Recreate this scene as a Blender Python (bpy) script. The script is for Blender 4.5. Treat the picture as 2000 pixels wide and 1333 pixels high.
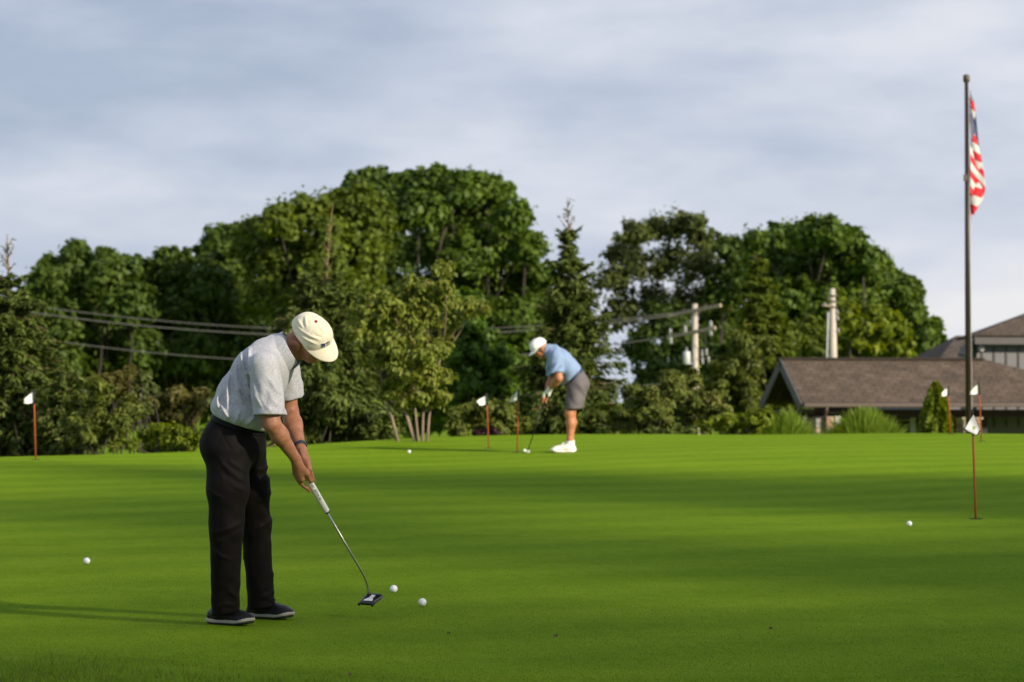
import bpy, bmesh, math, random
import numpy as np
from mathutils import Vector, Matrix, Quaternion

# ------------------------------------------------------------------ camera, sky, sun, exposure
scene = bpy.context.scene
for _o in list(bpy.data.objects):
    bpy.data.objects.remove(_o)
C = scene.collection
R = math.radians

LENS, SENSOR = 105.0, 36.0
FPX = LENS / SENSOR * 2000.0            # focal length in pixels of the 2000 px wide photograph
PITCH = math.atan(0.018)                # the lens looks very slightly upwards
SLOPE = 0.018                           # the green rises gently away from the camera
CAM = Vector((0.0, 0.0, 1.4))
cam_data = bpy.data.cameras.new('camera')
cam_data.lens, cam_data.sensor_width = LENS, SENSOR
cam_data.clip_start, cam_data.clip_end = 0.1, 9000.0
cam_data.dof.use_dof = True
cam_data.dof.focus_distance = 14.75
cam_data.dof.aperture_fstop = 5.4
cam = bpy.data.objects.new('camera', cam_data)
C.objects.link(cam)
cam.location = CAM
cam.rotation_euler = (math.pi / 2 + PITCH, 0, 0)
scene.camera = cam

SUN_EL, SUN_AZ = R(23.0), R(35.0)       # sun low on the right, a little to the camera's side
SUN_DIR = Vector((math.cos(SUN_EL) * math.cos(SUN_AZ), -math.cos(SUN_EL) * math.sin(SUN_AZ), math.sin(SUN_EL)))
sun_data = bpy.data.lights.new('sun', 'SUN')
sun_data.energy, sun_data.angle = 4.2, R(3.0)
sun_data.color = (1.0, 0.87, 0.68)
sun = bpy.data.objects.new('sun', sun_data)
C.objects.link(sun)
sun.rotation_euler = SUN_DIR.to_track_quat('Z', 'Y').to_euler()
sun.location = (30, -10, 30)

world = bpy.data.worlds.new('World')
scene.world = world
world.use_nodes = True
def build_world():
    nt = world.node_tree
    N, L = nt.nodes, nt.links
    N.clear()
    out = N.new('ShaderNodeOutputWorld')
    sky = N.new('ShaderNodeTexSky')
    sky.sky_type = 'NISHITA'
    sky.sun_disc = False
    sky.sun_elevation = SUN_EL
    sky.sun_rotation = math.atan2(SUN_DIR.x, SUN_DIR.y)
    bg_sky = N.new('ShaderNodeBackground')
    bg_sky.inputs['Strength'].default_value = 0.09
    L.new(sky.outputs[0], bg_sky.inputs['Color'])
    tc = N.new('ShaderNodeTexCoord')
    def noise(scale, detail, rough, loc, stretch):
        mp = N.new('ShaderNodeMapping')
        mp.inputs['Scale'].default_value = stretch
        mp.inputs['Location'].default_value = loc
        L.new(tc.outputs['Generated'], mp.inputs['Vector'])
        nz = N.new('ShaderNodeTexNoise')
        nz.inputs['Scale'].default_value = scale
        nz.inputs['Detail'].default_value = detail
        nz.inputs['Roughness'].default_value = rough
        L.new(mp.outputs[0], nz.inputs['Vector'])
        return nz
    big = noise(1.0, 5.0, 0.52, (14.369, 6.619, 17.618), (5.0, 5.0, 15.0))
    fine = noise(1.0, 4.0, 0.5, (0.4, 3.0, 1.2), (16.0, 16.0, 55.0))
    mixn = N.new('ShaderNodeMath'); mixn.operation = 'MULTIPLY_ADD'
    L.new(fine.outputs['Fac'], mixn.inputs[0]); mixn.inputs[1].default_value = 0.24
    L.new(big.outputs['Fac'], mixn.inputs[2])
    ramp = N.new('ShaderNodeValToRGB')
    r = ramp.color_ramp
    r.elements[0].position = 0.47; r.elements[0].color = (0.245, 0.288, 0.375, 1)
    r.elements[1].position = 0.86; r.elements[1].color = (0.52, 0.52, 0.535, 1)
    e = r.elements.new(0.60); e.color = (0.33, 0.368, 0.445, 1)
    e = r.elements.new(0.73); e.color = (0.435, 0.455, 0.51, 1)
    sep = N.new('ShaderNodeSeparateXYZ'); L.new(tc.outputs['Generated'], sep.inputs[0])
    low = N.new('ShaderNodeMapRange')          # the cloud deck thins towards the horizon
    low.inputs['From Min'].default_value = 0.0; low.inputs['From Max'].default_value = 0.16
    low.inputs['To Min'].default_value = 0.065; low.inputs['To Max'].default_value = -0.085
    L.new(sep.outputs['Z'], low.inputs['Value'])
    addl = N.new('ShaderNodeMath'); addl.operation = 'ADD'
    L.new(mixn.outputs[0], addl.inputs[0]); L.new(low.outputs[0], addl.inputs[1])
    L.new(addl.outputs[0], ramp.inputs['Fac'])
    bg_cloud = N.new('ShaderNodeBackground')
    bg_cloud.inputs['Strength'].default_value = 1.0
    L.new(ramp.outputs['Color'], bg_cloud.inputs['Color'])
    cover = N.new('ShaderNodeMapRange')
    cover.inputs['From Min'].default_value = 0.30
    cover.inputs['From Max'].default_value = 0.46
    cover.inputs['To Min'].default_value = 0.85
    cover.inputs['To Max'].default_value = 0.97
    L.new(big.outputs['Fac'], cover.inputs['Value'])
    mix = N.new('ShaderNodeMixShader')
    L.new(cover.outputs[0], mix.inputs['Fac'])
    L.new(bg_sky.outputs[0], mix.inputs[1])
    L.new(bg_cloud.outputs[0], mix.inputs[2])
    L.new(mix.outputs[0], out.inputs['Surface'])
build_world()

scene.view_settings.view_transform = 'Standard'
scene.view_settings.look = 'None'
scene.view_settings.gamma = 1.0
scene.view_settings.exposure = 0.70
scene.view_settings.use_curve_mapping = False
scene.render.engine = 'CYCLES'
scene.cycles.use_denoising = True
scene.cycles.max_bounces = 6
scene.cycles.diffuse_bounces = 3
scene.cycles.transparent_max_bounces = 4
scene.cycles.sample_clamp_indirect = 6.0
scene.render.film_transparent = False

# ------------------------------------------------------------------ helpers
rng = np.random.default_rng(7)
random.seed(7)
_cp, _sp = math.cos(PITCH), math.sin(PITCH)

def at(px, py, Y):
    """The point seen at photograph pixel (px, py), at distance Y along the ground axis."""
    dx, dy = (px - 1000.0) / FPX, (666.5 - py) / FPX
    d = Vector((dx, _cp - dy * _sp, _sp + dy * _cp))
    return CAM + d * (Y / d.y)

def tag(o, label=None, cat=None, group=None, kind=None):
    if label: o['label'] = label
    if cat: o['category'] = cat
    if group: o['group'] = group
    if kind: o['kind'] = kind
    return o

def empty(name, loc=(0, 0, 0), rz=0.0):
    o = bpy.data.objects.new(name, None)
    o.empty_display_size = 0.2
    C.objects.link(o)
    o.location = loc
    o.rotation_euler = (0, 0, rz)
    return o

def link(name, me, mat=None, parent=None, smooth=False):
    if mat is not None and not me.materials:
        me.materials.append(mat)
    if smooth:
        me.polygons.foreach_set('use_smooth', np.ones(len(me.polygons), dtype=bool))
    o = bpy.data.objects.new(name, me)
    C.objects.link(o)
    if parent is not None:
        o.parent = parent
    return o

def local(parent, p):
    """World point in the frame of an unrotated parent Empty."""
    return Vector(p) - parent.location

def np_mesh(name, V, F, mat=None, tint=None, smooth=False):
    """Mesh from numpy arrays: V (n,3), F (m,k) of one face size k."""
    V = np.asarray(V, dtype=np.float32); F = np.asarray(F, dtype=np.int32)
    me = bpy.data.meshes.new(name)
    n, (m, k) = len(V), F.shape
    me.vertices.add(n); me.vertices.foreach_set('co', V.ravel())
    me.loops.add(m * k); me.loops.foreach_set('vertex_index', F.ravel())
    me.polygons.add(m)
    me.polygons.foreach_set('loop_start', np.arange(0, m * k, k, dtype=np.int32))
    me.polygons.foreach_set('loop_total', np.full(m, k, dtype=np.int32))
    if smooth:
        me.polygons.foreach_set('use_smooth', np.ones(m, dtype=bool))
    if tint is not None:
        a = me.attributes.new('tint', 'FLOAT', 'POINT')
        a.data.foreach_set('value', np.asarray(tint, dtype=np.float32))
    me.update(calc_edges=True)
    if mat is not None:
        me.materials.append(mat)
    return me

class MB:
    """Collects simple solids into one bmesh."""
    def __init__(s): s.bm = bmesh.new()
    def box(s, x0, x1, y0, y1, z0, z1, M=None):
        vs = [s.bm.verts.new((x, y, z)) for x in (x0, x1) for y in (y0, y1) for z in (z0, z1)]
        for f in ((0, 1, 3, 2), (4, 6, 7, 5), (0, 4, 5, 1), (2, 3, 7, 6), (0, 2, 6, 4), (1, 5, 7, 3)):
            s.bm.faces.new([vs[i] for i in f])
        if M is not None:
            for v in vs: v.co = M @ v.co
        return s
    def tube(s, pts, rad, seg=10, caps=True):
        pts = [Vector(p) for p in pts]
        if not hasattr(rad, '__len__'): rad = [rad] * len(pts)
        rings = []
        up = None
        for i, p in enumerate(pts):
            d = (pts[min(i + 1, len(pts) - 1)] - pts[max(i - 1, 0)]).normalized()
            if up is None:
                up = Vector((1, 0, 0)) if abs(d.x) < 0.8 else Vector((0, 1, 0))
            a = d.cross(up).normalized(); b = d.cross(a).normalized(); up = -b if False else a.cross(d)
            rings.append([s.bm.verts.new(p + (a * math.cos(t) + b * math.sin(t)) * rad[i])
                          for t in (2 * math.pi * k / seg for k in range(seg))])
        for r0, r1 in zip(rings, rings[1:]):
            for k in range(seg):
                s.bm.faces.new((r0[k], r0[(k + 1) % seg], r1[(k + 1) % seg], r1[k]))
        if caps:
            s.bm.faces.new(rings[0][::-1]); s.bm.faces.new(rings[-1])
        return s
    def prism(s, poly, axis_vec):
        """Extrude a polygon (list of 3D points) along a vector."""
        a = [s.bm.verts.new(p) for p in poly]
        b = [s.bm.verts.new(Vector(p) + Vector(axis_vec)) for p in poly]
        n = len(a)
        s.bm.faces.new(a[::-1]); s.bm.faces.new(b)
        for i in range(n):
            s.bm.faces.new((a[i], a[(i + 1) % n], b[(i + 1) % n], b[i]))
        return s
    def lathe(s, prof, seg=20, M=None):
        rings = []
        for r, z in prof:
            rings.append([s.bm.verts.new((r * math.cos(2 * math.pi * k / seg), r * math.sin(2 * math.pi * k / seg), z)) for k in range(seg)])
        for r0, r1 in zip(rings, rings[1:]):
            for k in range(seg):
                s.bm.faces.new((r0[k], r0[(k + 1) % seg], r1[(k + 1) % seg], r1[k]))
        s.bm.faces.new(rings[0][::-1]); s.bm.faces.new(rings[-1])
        if M is not None:
            for rg in rings:
                for v in rg: v.co = M @ v.co
        return s
    def mesh(s, name, mat=None, smooth=False, bevel=0.0):
        if bevel > 0:
            bmesh.ops.bevel(s.bm, geom=list(s.bm.edges), offset=bevel, segments=1, affect='EDGES', profile=0.7)
        bmesh.ops.recalc_face_normals(s.bm, faces=list(s.bm.faces))
        me = bpy.data.meshes.new(name)
        s.bm.to_mesh(me); s.bm.free()
        if mat is not None: me.materials.append(mat)
        if smooth: me.polygons.foreach_set('use_smooth', np.ones(len(me.polygons), dtype=bool))
        return me
    def build(s, name, mat, parent=None, smooth=False, bevel=0.0):
        return link(name, s.mesh(name, mat, smooth, bevel), None, parent)

# ------------------------------------------------------------------ materials
def new_mat(name):
    m = bpy.data.materials.new(name)
    m.use_nodes = True
    nt = m.node_tree
    bsdf = nt.nodes['Principled BSDF']
    return m, nt, nt.nodes, nt.links, bsdf

def mat(name, col, rough=0.6, var=0.12, scale=6.0, bump=0.0, bscale=40.0, metal=0.0, spec=0.5, stretch=None, sheen=0.0, detail=5.0):
    m, nt, N, L, b = new_mat(name)
    tc = N.new('ShaderNodeTexCoord')
    src = tc.outputs['Object']
    if stretch:
        mp = N.new('ShaderNodeMapping'); mp.inputs['Scale'].default_value = stretch
        L.new(src, mp.inputs['Vector']); src = mp.outputs[0]
    nz = N.new('ShaderNodeTexNoise')
    nz.inputs['Scale'].default_value = scale; nz.inputs['Detail'].default_value = detail
    L.new(src, nz.inputs['Vector'])
    rp = N.new('ShaderNodeValToRGB')
    lo = tuple(max(0, c * (1 - var)) for c in col) + (1,)
    hi = tuple(min(1, c * (1 + var)) for c in col) + (1,)
    rp.color_ramp.elements[0].position = 0.3; rp.color_ramp.elements[0].color = lo
    rp.color_ramp.elements[1].position = 0.7; rp.color_ramp.elements[1].color = hi
    L.new(nz.outputs['Fac'], rp.inputs['Fac'])
    L.new(rp.outputs['Color'], b.inputs['Base Color'])
    b.inputs['Roughness'].default_value = rough
    b.inputs['Metallic'].default_value = metal
    b.inputs['Specular IOR Level'].default_value = spec
    if sheen: b.inputs['Sheen Weight'].default_value = sheen
    if bump:
        nb = N.new('ShaderNodeTexNoise'); nb.inputs['Scale'].default_value = bscale; nb.inputs['Detail'].default_value = 4
        L.new(src, nb.inputs['Vector'])
        bp = N.new('ShaderNodeBump'); bp.inputs['Strength'].default_value = bump; bp.inputs['Distance'].default_value = 0.01
        L.new(nb.outputs['Fac'], bp.inputs['Height']); L.new(bp.outputs[0], b.inputs['Normal'])
    return m

def leaf_mat(name, dark, light, translucent=0.35, rough=0.55, tip=None):
    """Foliage: colour runs with each leaf's own 'tint' value."""
    m, nt, N, L, b = new_mat(name)
    at_ = N.new('ShaderNodeAttribute'); at_.attribute_name = 'tint'
    rp = N.new('ShaderNodeValToRGB')
    rp.color_ramp.elements[0].position = 0.05; rp.color_ramp.elements[0].color = tuple(dark) + (1,)
    rp.color_ramp.elements[1].position = 0.85 if tip else 0.95; rp.color_ramp.elements[1].color = tuple(light) + (1,)
    if tip:
        e = rp.color_ramp.elements.new(1.0); e.color = tuple(tip) + (1,)
    L.new(at_.outputs['Fac'], rp.inputs['Fac'])
    L.new(rp.outputs['Color'], b.inputs['Base Color'])
    b.inputs['Roughness'].default_value = rough
    b.inputs['Specular IOR Level'].default_value = 0.25
    tr = N.new('ShaderNodeBsdfTranslucent')
    hs = N.new('ShaderNodeHueSaturation'); hs.inputs['Saturation'].default_value = 1.1; hs.inputs['Value'].default_value = 1.15; hs.inputs['Hue'].default_value = 0.485
    L.new(rp.outputs['Color'], hs.inputs['Color']); L.new(hs.outputs[0], tr.inputs['Color'])
    mx = N.new('ShaderNodeMixShader'); mx.inputs['Fac'].default_value = translucent
    L.new(b.outputs[0], mx.inputs[1]); L.new(tr.outputs[0], mx.inputs[2])
    L.new(mx.outputs[0], N['Material Output'].inputs['Surface'])
    return m
# ------------------------------------------------------------------ the ground and the putting green
def green_z(X, Y):
    return SLOPE * Y + 0.018 * np.sin(0.55 * X + 0.31 * Y + 1.0) * np.clip((Y - 16) / 10, 0, 1) + 0.012 * np.sin(0.9 * X - 0.37 * Y) * np.clip((Y - 18) / 10, 0, 1)

def ray_ground(px, py):
    lo, hi = 5.0, 70.0
    for _ in range(50):
        mid = 0.5 * (lo + hi)
        p = at(px, py, mid)
        if p.z > green_z(p.x, p.y): lo = mid
        else: hi = mid
    p = at(px, py, 0.5 * (lo + hi))
    return Vector((p.x, p.y, float(green_z(p.x, p.y))))

_edge_px = [(-900, 912), (-300, 904), (0, 895), (200, 889), (395, 880.5), (600, 869), (800, 859.5), (1000, 853), (1150, 848.5), (1300, 845.5), (1700, 846), (2000, 849), (2300, 852), (3000, 858)]
_edge = [at(px, py, 1.4 * FPX / (py - 666.5)) for px, py in _edge_px]
_ex, _ey = np.array([p.x for p in _edge]), np.array([p.y for p in _edge])
def far_edge(X):
    return np.interp(X, _ex, _ey)
def near_edge(X):
    return np.interp(X, [-6.0, -3.2, -2.3, -1.6, -1.1, -0.6, 0.2, 1.5, 2.0, 2.4, 5.0], [14.9, 13.95, 13.36, 13.02, 12.72, 12.42, 12.05, 12.1, 12.25, 12.42, 13.2])

def sstep(a, b, x):
    t = np.clip((x - a) / (b - a), 0, 1)
    return t * t * (3 - 2 * t)

def ground_z(X, Y):
    """The land under and around the green; it drops away behind it."""
    e = far_edge(X)
    base = green_z(X, np.minimum(Y, e)) - 0.0035 - 0.02 * sstep(0.3, 1.0, Y - near_edge(X))
    drop = -1.25 * sstep(0.1, 7.0, Y - e) - 4.2 * sstep(14, 70, Y - e) - 4.0 * sstep(90, 900, Y - e)
    near = -0.05 * sstep(0.0, 0.5, near_edge(X) - Y) * 0
    return base + drop + near

def make_turf(name, kind):
    """Mown turf: fine mottling of blade tips, faint mowing lanes, clover-dark and straw flecks."""
    m, nt, N, L, b = new_mat(name)
    tc = N.new('ShaderNodeTexCoord')
    def noise(scale, stretch, detail=4.0, rough=0.6):
        mp = N.new('ShaderNodeMapping'); mp.inputs['Scale'].default_value = stretch
        L.new(tc.outputs['Object'], mp.inputs['Vector'])
        n = N.new('ShaderNodeTexNoise'); n.inputs['Scale'].default_value = scale
        n.inputs['Detail'].default_value = detail; n.inputs['Roughness'].default_value = rough
        L.new(mp.outputs[0], n.inputs['Vector'])
        return n
    blades = noise(1.0, (160, 42, 160), 4.0, 0.7)
    clump = noise(1.0, (9, 4, 9), 5.0, 0.6)
    broad = noise(1.0, (0.35, 0.5, 0.4), 3.0, 0.5)
    wave = N.new('ShaderNodeTexWave'); wave.wave_type = 'BANDS'; wave.bands_direction = 'X'
    mpw = N.new('ShaderNodeMapping'); mpw.inputs['Rotation'].default_value = (0, 0, R(57)); mpw.inputs['Scale'].default_value = (0.42, 0.42, 0.42)
    L.new(tc.outputs['Object'], mpw.inputs['Vector']); L.new(mpw.outputs[0], wave.inputs['Vector'])
    wave.inputs['Scale'].default_value = 0.62; wave.inputs['Distortion'].default_value = 0.5; wave.inputs['Detail'].default_value = 1.0
    def madd(a, k, c):
        n = N.new('ShaderNodeMath'); n.operation = 'MULTIPLY_ADD'
        L.new(a, n.inputs[0]); n.inputs[1].default_value = k
        if isinstance(c, float): n.inputs[2].default_value = c
        else: L.new(c, n.inputs[2])
        return n.outputs[0]
    f = madd(blades.outputs['Fac'], 0.95, -0.39)
    f = madd(clump.outputs['Fac'], 0.30, f)
    streak = noise(1.0, (0.9, 3.2, 1.0), 4.0, 0.6)
    f = madd(streak.outputs['Fac'], 0.26, f)
    f = madd(broad.outputs['Fac'], 0.30, f)
    f = madd(wave.outputs['Fac'], 0.10, f)
    rp = N.new('ShaderNodeValToRGB')
    if kind == 'green':
        cols = ((0.066, 0.128, 0.0040), (0.135, 0.231, 0.0080), (0.226, 0.328, 0.018))
    else:
        cols = ((0.058, 0.112, 0.0034), (0.122, 0.208, 0.0068), (0.21, 0.30, 0.016))
    rp.color_ramp.elements[0].position = 0.22; rp.color_ramp.elements[0].color = cols[0] + (1,)
    rp.color_ramp.elements[1].position = 0.92; rp.color_ramp.elements[1].color = cols[2] + (1,)
    e = rp.color_ramp.elements.new(0.55); e.color = cols[1] + (1,)
    L.new(f, rp.inputs['Fac'])
    L.new(rp.outputs['Color'], b.inputs['Base Color'])
    b.inputs['Roughness'].default_value = 0.85
    b.inputs['Specular IOR Level'].default_value = 0.015
    bp = N.new('ShaderNodeBump'); bp.inputs['Strength'].default_value = 0.75; bp.inputs['Distance'].default_value = 0.006
    L.new(blades.outputs['Fac'], bp.inputs['Height']); L.new(bp.outputs[0], b.inputs['Normal'])
    return m

M_GREEN = make_turf('mown_turf', 'green')
M_ROUGH = make_turf('rough_turf', 'rough')

def grid_sheet(name, xs, ys_fn, nrow, zf, material, kind='structure'):
    xs = np.asarray(xs, float); nc = len(xs)
    V = np.zeros((nrow, nc, 3))
    for j in range(nrow):
        Y = ys_fn(xs, j / (nrow - 1))
        V[j, :, 0] = xs; V[j, :, 1] = Y; V[j, :, 2] = zf(xs, Y)
    idx = np.arange(nrow * nc).reshape(nrow, nc)
    F = np.stack([idx[:-1, :-1], idx[:-1, 1:], idx[1:, 1:], idx[1:, :-1]], -1).reshape(-1, 4)
    o = link(name, np_mesh(name, V.reshape(-1, 3), F, material, smooth=True))
    tag(o, kind=kind)
    return o

_gx = np.unique(np.concatenate([np.linspace(-26, 26, 131), np.linspace(-7, 9, 121)]))
grid_sheet('putting_green', _gx, lambda X, t: near_edge(X) + (far_edge(X) - near_edge(X)) * t, 90, lambda X, Y: green_z(X, Y) - 0.012 * (Y <= near_edge(X) + 1e-6), M_GREEN)
_sx = np.unique(np.concatenate([-np.geomspace(26, 2500, 30), np.linspace(-26, 26, 105), np.geomspace(26, 2500, 30)]))
_st = np.concatenate([np.linspace(-60, 11, 10), np.linspace(11.5, 36, 40), np.linspace(36.5, 62, 60), np.geomspace(64, 4000, 40)])
def _sheet_y(X, t):
    return np.full_like(X, _st[int(round(t * (len(_st) - 1)))])
grid_sheet('ground', _sx, _sheet_y, len(_st), ground_z, M_ROUGH)

# longer fringe grass round the near corner of the green, blade by blade
def blade_field(name, pts, z, hmin, hmax, width, lean, material, label, cat, simple=False):
    n = len(pts)
    h = rng.uniform(hmin, hmax, n)
    a = rng.uniform(0, 2 * np.pi, n)
    l = rng.uniform(0.1, lean, n) * h
    b = rng.uniform(0, 2 * np.pi, n)
    w = width * rng.uniform(0.6, 1.3, n)
    base = np.stack([pts[:, 0], pts[:, 1], z], 1)
    side = np.stack([np.cos(a) * w, np.sin(a) * w, np.zeros(n)], 1)
    mid = base + np.stack([np.cos(b) * l * 0.35, np.sin(b) * l * 0.35, h * 0.6], 1)
    tip = base + np.stack([np.cos(b) * l, np.sin(b) * l, h], 1)
    if simple:
        V = np.stack([base - side, base + side, tip], 1).reshape(-1, 3)
        F = np.arange(n * 3).reshape(-1, 3)
        t = np.repeat(np.clip(rng.normal(0.5, 0.24, n), 0, 1), 3)
        o = link(name, np_mesh(name, V, F, material, tint=t))
        tag(o, label, cat, kind='stuff')
        return o
    V = np.stack([base - side, base + side, mid + side * 0.7, mid - side * 0.7, tip], 1).reshape(-1, 3)
    i = np.arange(n) * 5
    F = np.concatenate([np.stack([i, i + 1, i + 2], 1), np.stack([i, i + 2, i + 3], 1), np.stack([i + 3, i + 2, i + 4], 1)])
    t = np.repeat(np.clip(rng.normal(0.5, 0.24, n), 0, 1), 5)
    o = link(name, np_mesh(name, V, F, material, tint=t))
    tag(o, label, cat, kind='stuff')
    return o
M_BLADE = leaf_mat('grass_blade', (0.060, 0.110, 0.005), (0.180, 0.260, 0.018), 0.35, 0.5, tip=(0.21, 0.22, 0.07))
def fringe():
    n = 120000
    P = np.stack([rng.uniform(-3.0, 3.2, n), rng.uniform(11.7, 14.3, n)], 1)
    wob = 0.035 * np.sin(9 * P[:, 0]) + 0.05 * np.sin(3.1 * P[:, 0] + 1) + 0.03 * np.sin(23 * P[:, 0])
    d = near_edge(P[:, 0]) + wob - P[:, 1]
    tuft = 0.5 + 0.5 * np.sin(7 * P[:, 0] + 2 * np.sin(5 * P[:, 1])) * np.sin(9 * P[:, 1] + 1.5 * np.sin(4 * P[:, 0]))
    keep = (d > -0.10) & (rng.uniform(0, 1, n) < np.clip((d + 0.10) * 1.3, 0, 1) * (0.2 + 0.6 * tuft))
    P = P[keep]; d = d[keep]
    z = ground_z(P[:, 0], P[:, 1]) - 0.002
    return P, z
_P, _z = fringe()
blade_field('fringe_grass', _P, _z, 0.010, 0.036, 0.0013, 1.1, M_BLADE, 'ragged longer grass along the near edge of the green', 'grass')
def nap():
    n = 430000
    u = rng.uniform(0, 1, n)
    Y = 11.9 + 12.0 * u ** 1.3
    X = rng.uniform(-1, 1, n) * (Y * 0.176 + 0.1)
    P = np.stack([X, Y], 1)
    P = P[(near_edge(X) < Y + 0.02) & (rng.uniform(0, 1, n) < np.clip((23.5 - Y) / 8.0, 0, 1))]
    return P, green_z(P[:, 0], P[:, 1]) - 0.0005
_P, _z = nap()
M_NAP = leaf_mat('nap_blade', (0.060, 0.106, 0.004), (0.190, 0.270, 0.012), 0.35, 0.6, tip=(0.24, 0.26, 0.05))
blade_field('mown_grass', _P, _z, 0.002, 0.0058, 0.0013, 1.3, M_NAP, 'close-cut grass nap of the near putting green', 'grass', True)
# ------------------------------------------------------------------ trees, shrubs and grasses
M_BARK = mat('bark', (0.045, 0.037, 0.030), 0.9, 0.35, 7.0, bump=0.8, bscale=30, stretch=(1, 1, 0.2))
M_BARK_PALE = mat('pale_bark', (0.22, 0.165, 0.12), 0.85, 0.3, 9.0, bump=0.5, bscale=30, stretch=(1, 1, 0.25))
M_TWIG = mat('spruce_leader_bark', (0.19, 0.125, 0.065), 0.85, 0.25, 9.0)
M_LEAF_MID = leaf_mat('leaf_mid_green', (0.052, 0.092, 0.011), (0.13, 0.205, 0.022))
M_LEAF_DARK = leaf_mat('leaf_dark_green', (0.042, 0.076, 0.011), (0.102, 0.158, 0.019), 0.3)
M_LEAF_WARM = leaf_mat('leaf_warm_green', (0.066, 0.1, 0.011), (0.165, 0.222, 0.022), 0.4)
M_LEAF_PALE = leaf_mat('leaf_pale_green', (0.07, 0.096, 0.026), (0.165, 0.2, 0.05), 0.4)
M_LEAF_LIME = leaf_mat('leaf_lime_green', (0.1, 0.15, 0.01), (0.26, 0.31, 0.025), 0.4)
M_LEAF_OLIVE = leaf_mat('leaf_olive', (0.07, 0.098, 0.013), (0.18, 0.212, 0.033), 0.3)
M_LEAF_BRONZE = leaf_mat('leaf_bronze', (0.088, 0.088, 0.02), (0.225, 0.208, 0.05), 0.3)
M_LEAF_DOG = leaf_mat('leaf_dogwood', (0.115, 0.15, 0.018), (0.27, 0.31, 0.055), 0.35, tip=(0.30, 0.20, 0.08))
M_NEEDLE = leaf_mat('spruce_needles', (0.042, 0.066, 0.011), (0.12, 0.162, 0.025), 0.15, 0.65, tip=(0.13, 0.14, 0.03))
M_NEEDLE_OLIVE = leaf_mat('olive_needles', (0.064, 0.088, 0.013), (0.17, 0.2, 0.033), 0.15, 0.65, tip=(0.18, 0.15, 0.05))
M_TUSSOCK = leaf_mat('tussock_blade', (0.085, 0.155, 0.016), (0.24, 0.34, 0.045), 0.4, 0.5)

def unit(v):
    return v / (np.linalg.norm(v, axis=1, keepdims=True) + 1e-9)

def leaf_faces(P, Nrm, Dir, length, width):
    """One four-cornered leaf per point: base, two sides, tip; folded a little along the rib."""
    n = len(P)
    Nrm = unit(Nrm); Dir = unit(Dir - Nrm * np.sum(Dir * Nrm, 1, keepdims=True))
    S = np.cross(Nrm, Dir)
    L = length.reshape(-1, 1); W = width.reshape(-1, 1)
    base = P - Dir * L * 0.5
    tip = P + Dir * L * 0.5 - Nrm * L * 0.08
    a = P + S * W * 0.5 + Nrm * W * 0.12
    b = P - S * W * 0.5 + Nrm * W * 0.12
    V = np.stack([base, a, tip, b], 1).reshape(-1, 3)
    i = np.arange(n) * 4
    return V, np.stack([i, i + 1, i + 2, i + 3], 1)

def rand_dir(n, g):
    return unit(g.normal(size=(n, 3)))

def clump_leaves(lobes, g, leaf, per, clump=0.36, nclump=15, hollow=0.55, flat=0.8, fill=0.0):
    """Leaves gathered in clumps spread over ellipsoid lobes (cx, cy, cz, rx, ry, rz). Returns leaf arrays and the clump centres."""
    P, Nn, D, T, centres = [], [], [], [], []
    for cx, cy, cz, rx, ry, rz in lobes:
        c = np.array([cx, cy, cz]); r = np.array([rx, ry, rz])
        d = rand_dir(nclump, g)
        d[:, 2] = np.where(d[:, 2] < -0.6, -d[:, 2], d[:, 2])
        rad = g.uniform(0.2, 1.2, (nclump, 1)) ** 0.6
        cc = c + d * r * rad
        for k in range(nclump):
            R0 = clump * float(np.mean(r)) * g.uniform(0.45, 1.25)
            m = max(8, int(per * g.uniform(0.6, 1.3)))
            q = rand_dir(m, g)
            rr = np.abs(g.normal(0.62, 0.34, (m, 1)))
            # each spray is drawn out along its own twig
            ax = unit((d[k] + g.normal(size=3) * 0.6 + np.array([0, 0, 0.25])).reshape(1, 3))
            p0 = q * rr * R0 * np.array([1.1, 1.1, flat])
            p = cc[k] + p0 + ax * np.sum(p0 * ax, 1, keepdims=True) * g.uniform(0.2, 0.9)
            P.append(p)
            nn = q * 0.55 + d[k] * 0.55 + np.array([0, 0, 0.4]) + g.normal(size=(m, 3)) * 0.55
            Nn.append(nn)
            dd = q + np.array([0, 0, -0.35]) + g.normal(size=(m, 3)) * 0.6
            D.append(dd)
            T.append(np.clip(g.normal(0.42, 0.2, m) + g.normal(0, 0.12), 0, 1))
            centres.append(cc[k])
        # loose leaves between the clumps, so that a crown reads as one ragged mass
        m = int(per * nclump * fill)
        if m:
            q = rand_dir(m, g)
            q[:, 2] = np.where(q[:, 2] < -0.7, -q[:, 2], q[:, 2])
            lump = 1 + 0.16 * np.sin(5 * q[:, 0] + 3 * cx) + 0.16 * np.sin(6 * q[:, 1] + 7 * q[:, 2] + cz)
            P.append(c + q * r * (lump * g.normal(0.86, 0.25, m))[:, None])
            Nn.append(q * 0.9 + np.array([0, 0, 0.35]) + g.normal(size=(m, 3)) * 0.6)
            D.append(q + np.array([0, 0, -0.35]) + g.normal(size=(m, 3)) * 0.7)
            T.append(np.clip(g.normal(0.45, 0.22, m), 0, 1))
    return np.concatenate(P), np.concatenate(Nn), np.concatenate(D), np.concatenate(T), np.array(centres)

def limb(mb, a, b, r0, r1, g, sag=0.08, seg=6, n=5):
    a, b = Vector(a), Vector(b)
    L = (b - a).length
    side = Vector(g.normal(size=3)) * sag * L
    pts = [a.lerp(b, t) + side * math.sin(math.pi * t) for t in np.linspace(0, 1, n)]
    mb.tube(pts, list(np.linspace(r0, r1, n)), seg)
    return pts

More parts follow.
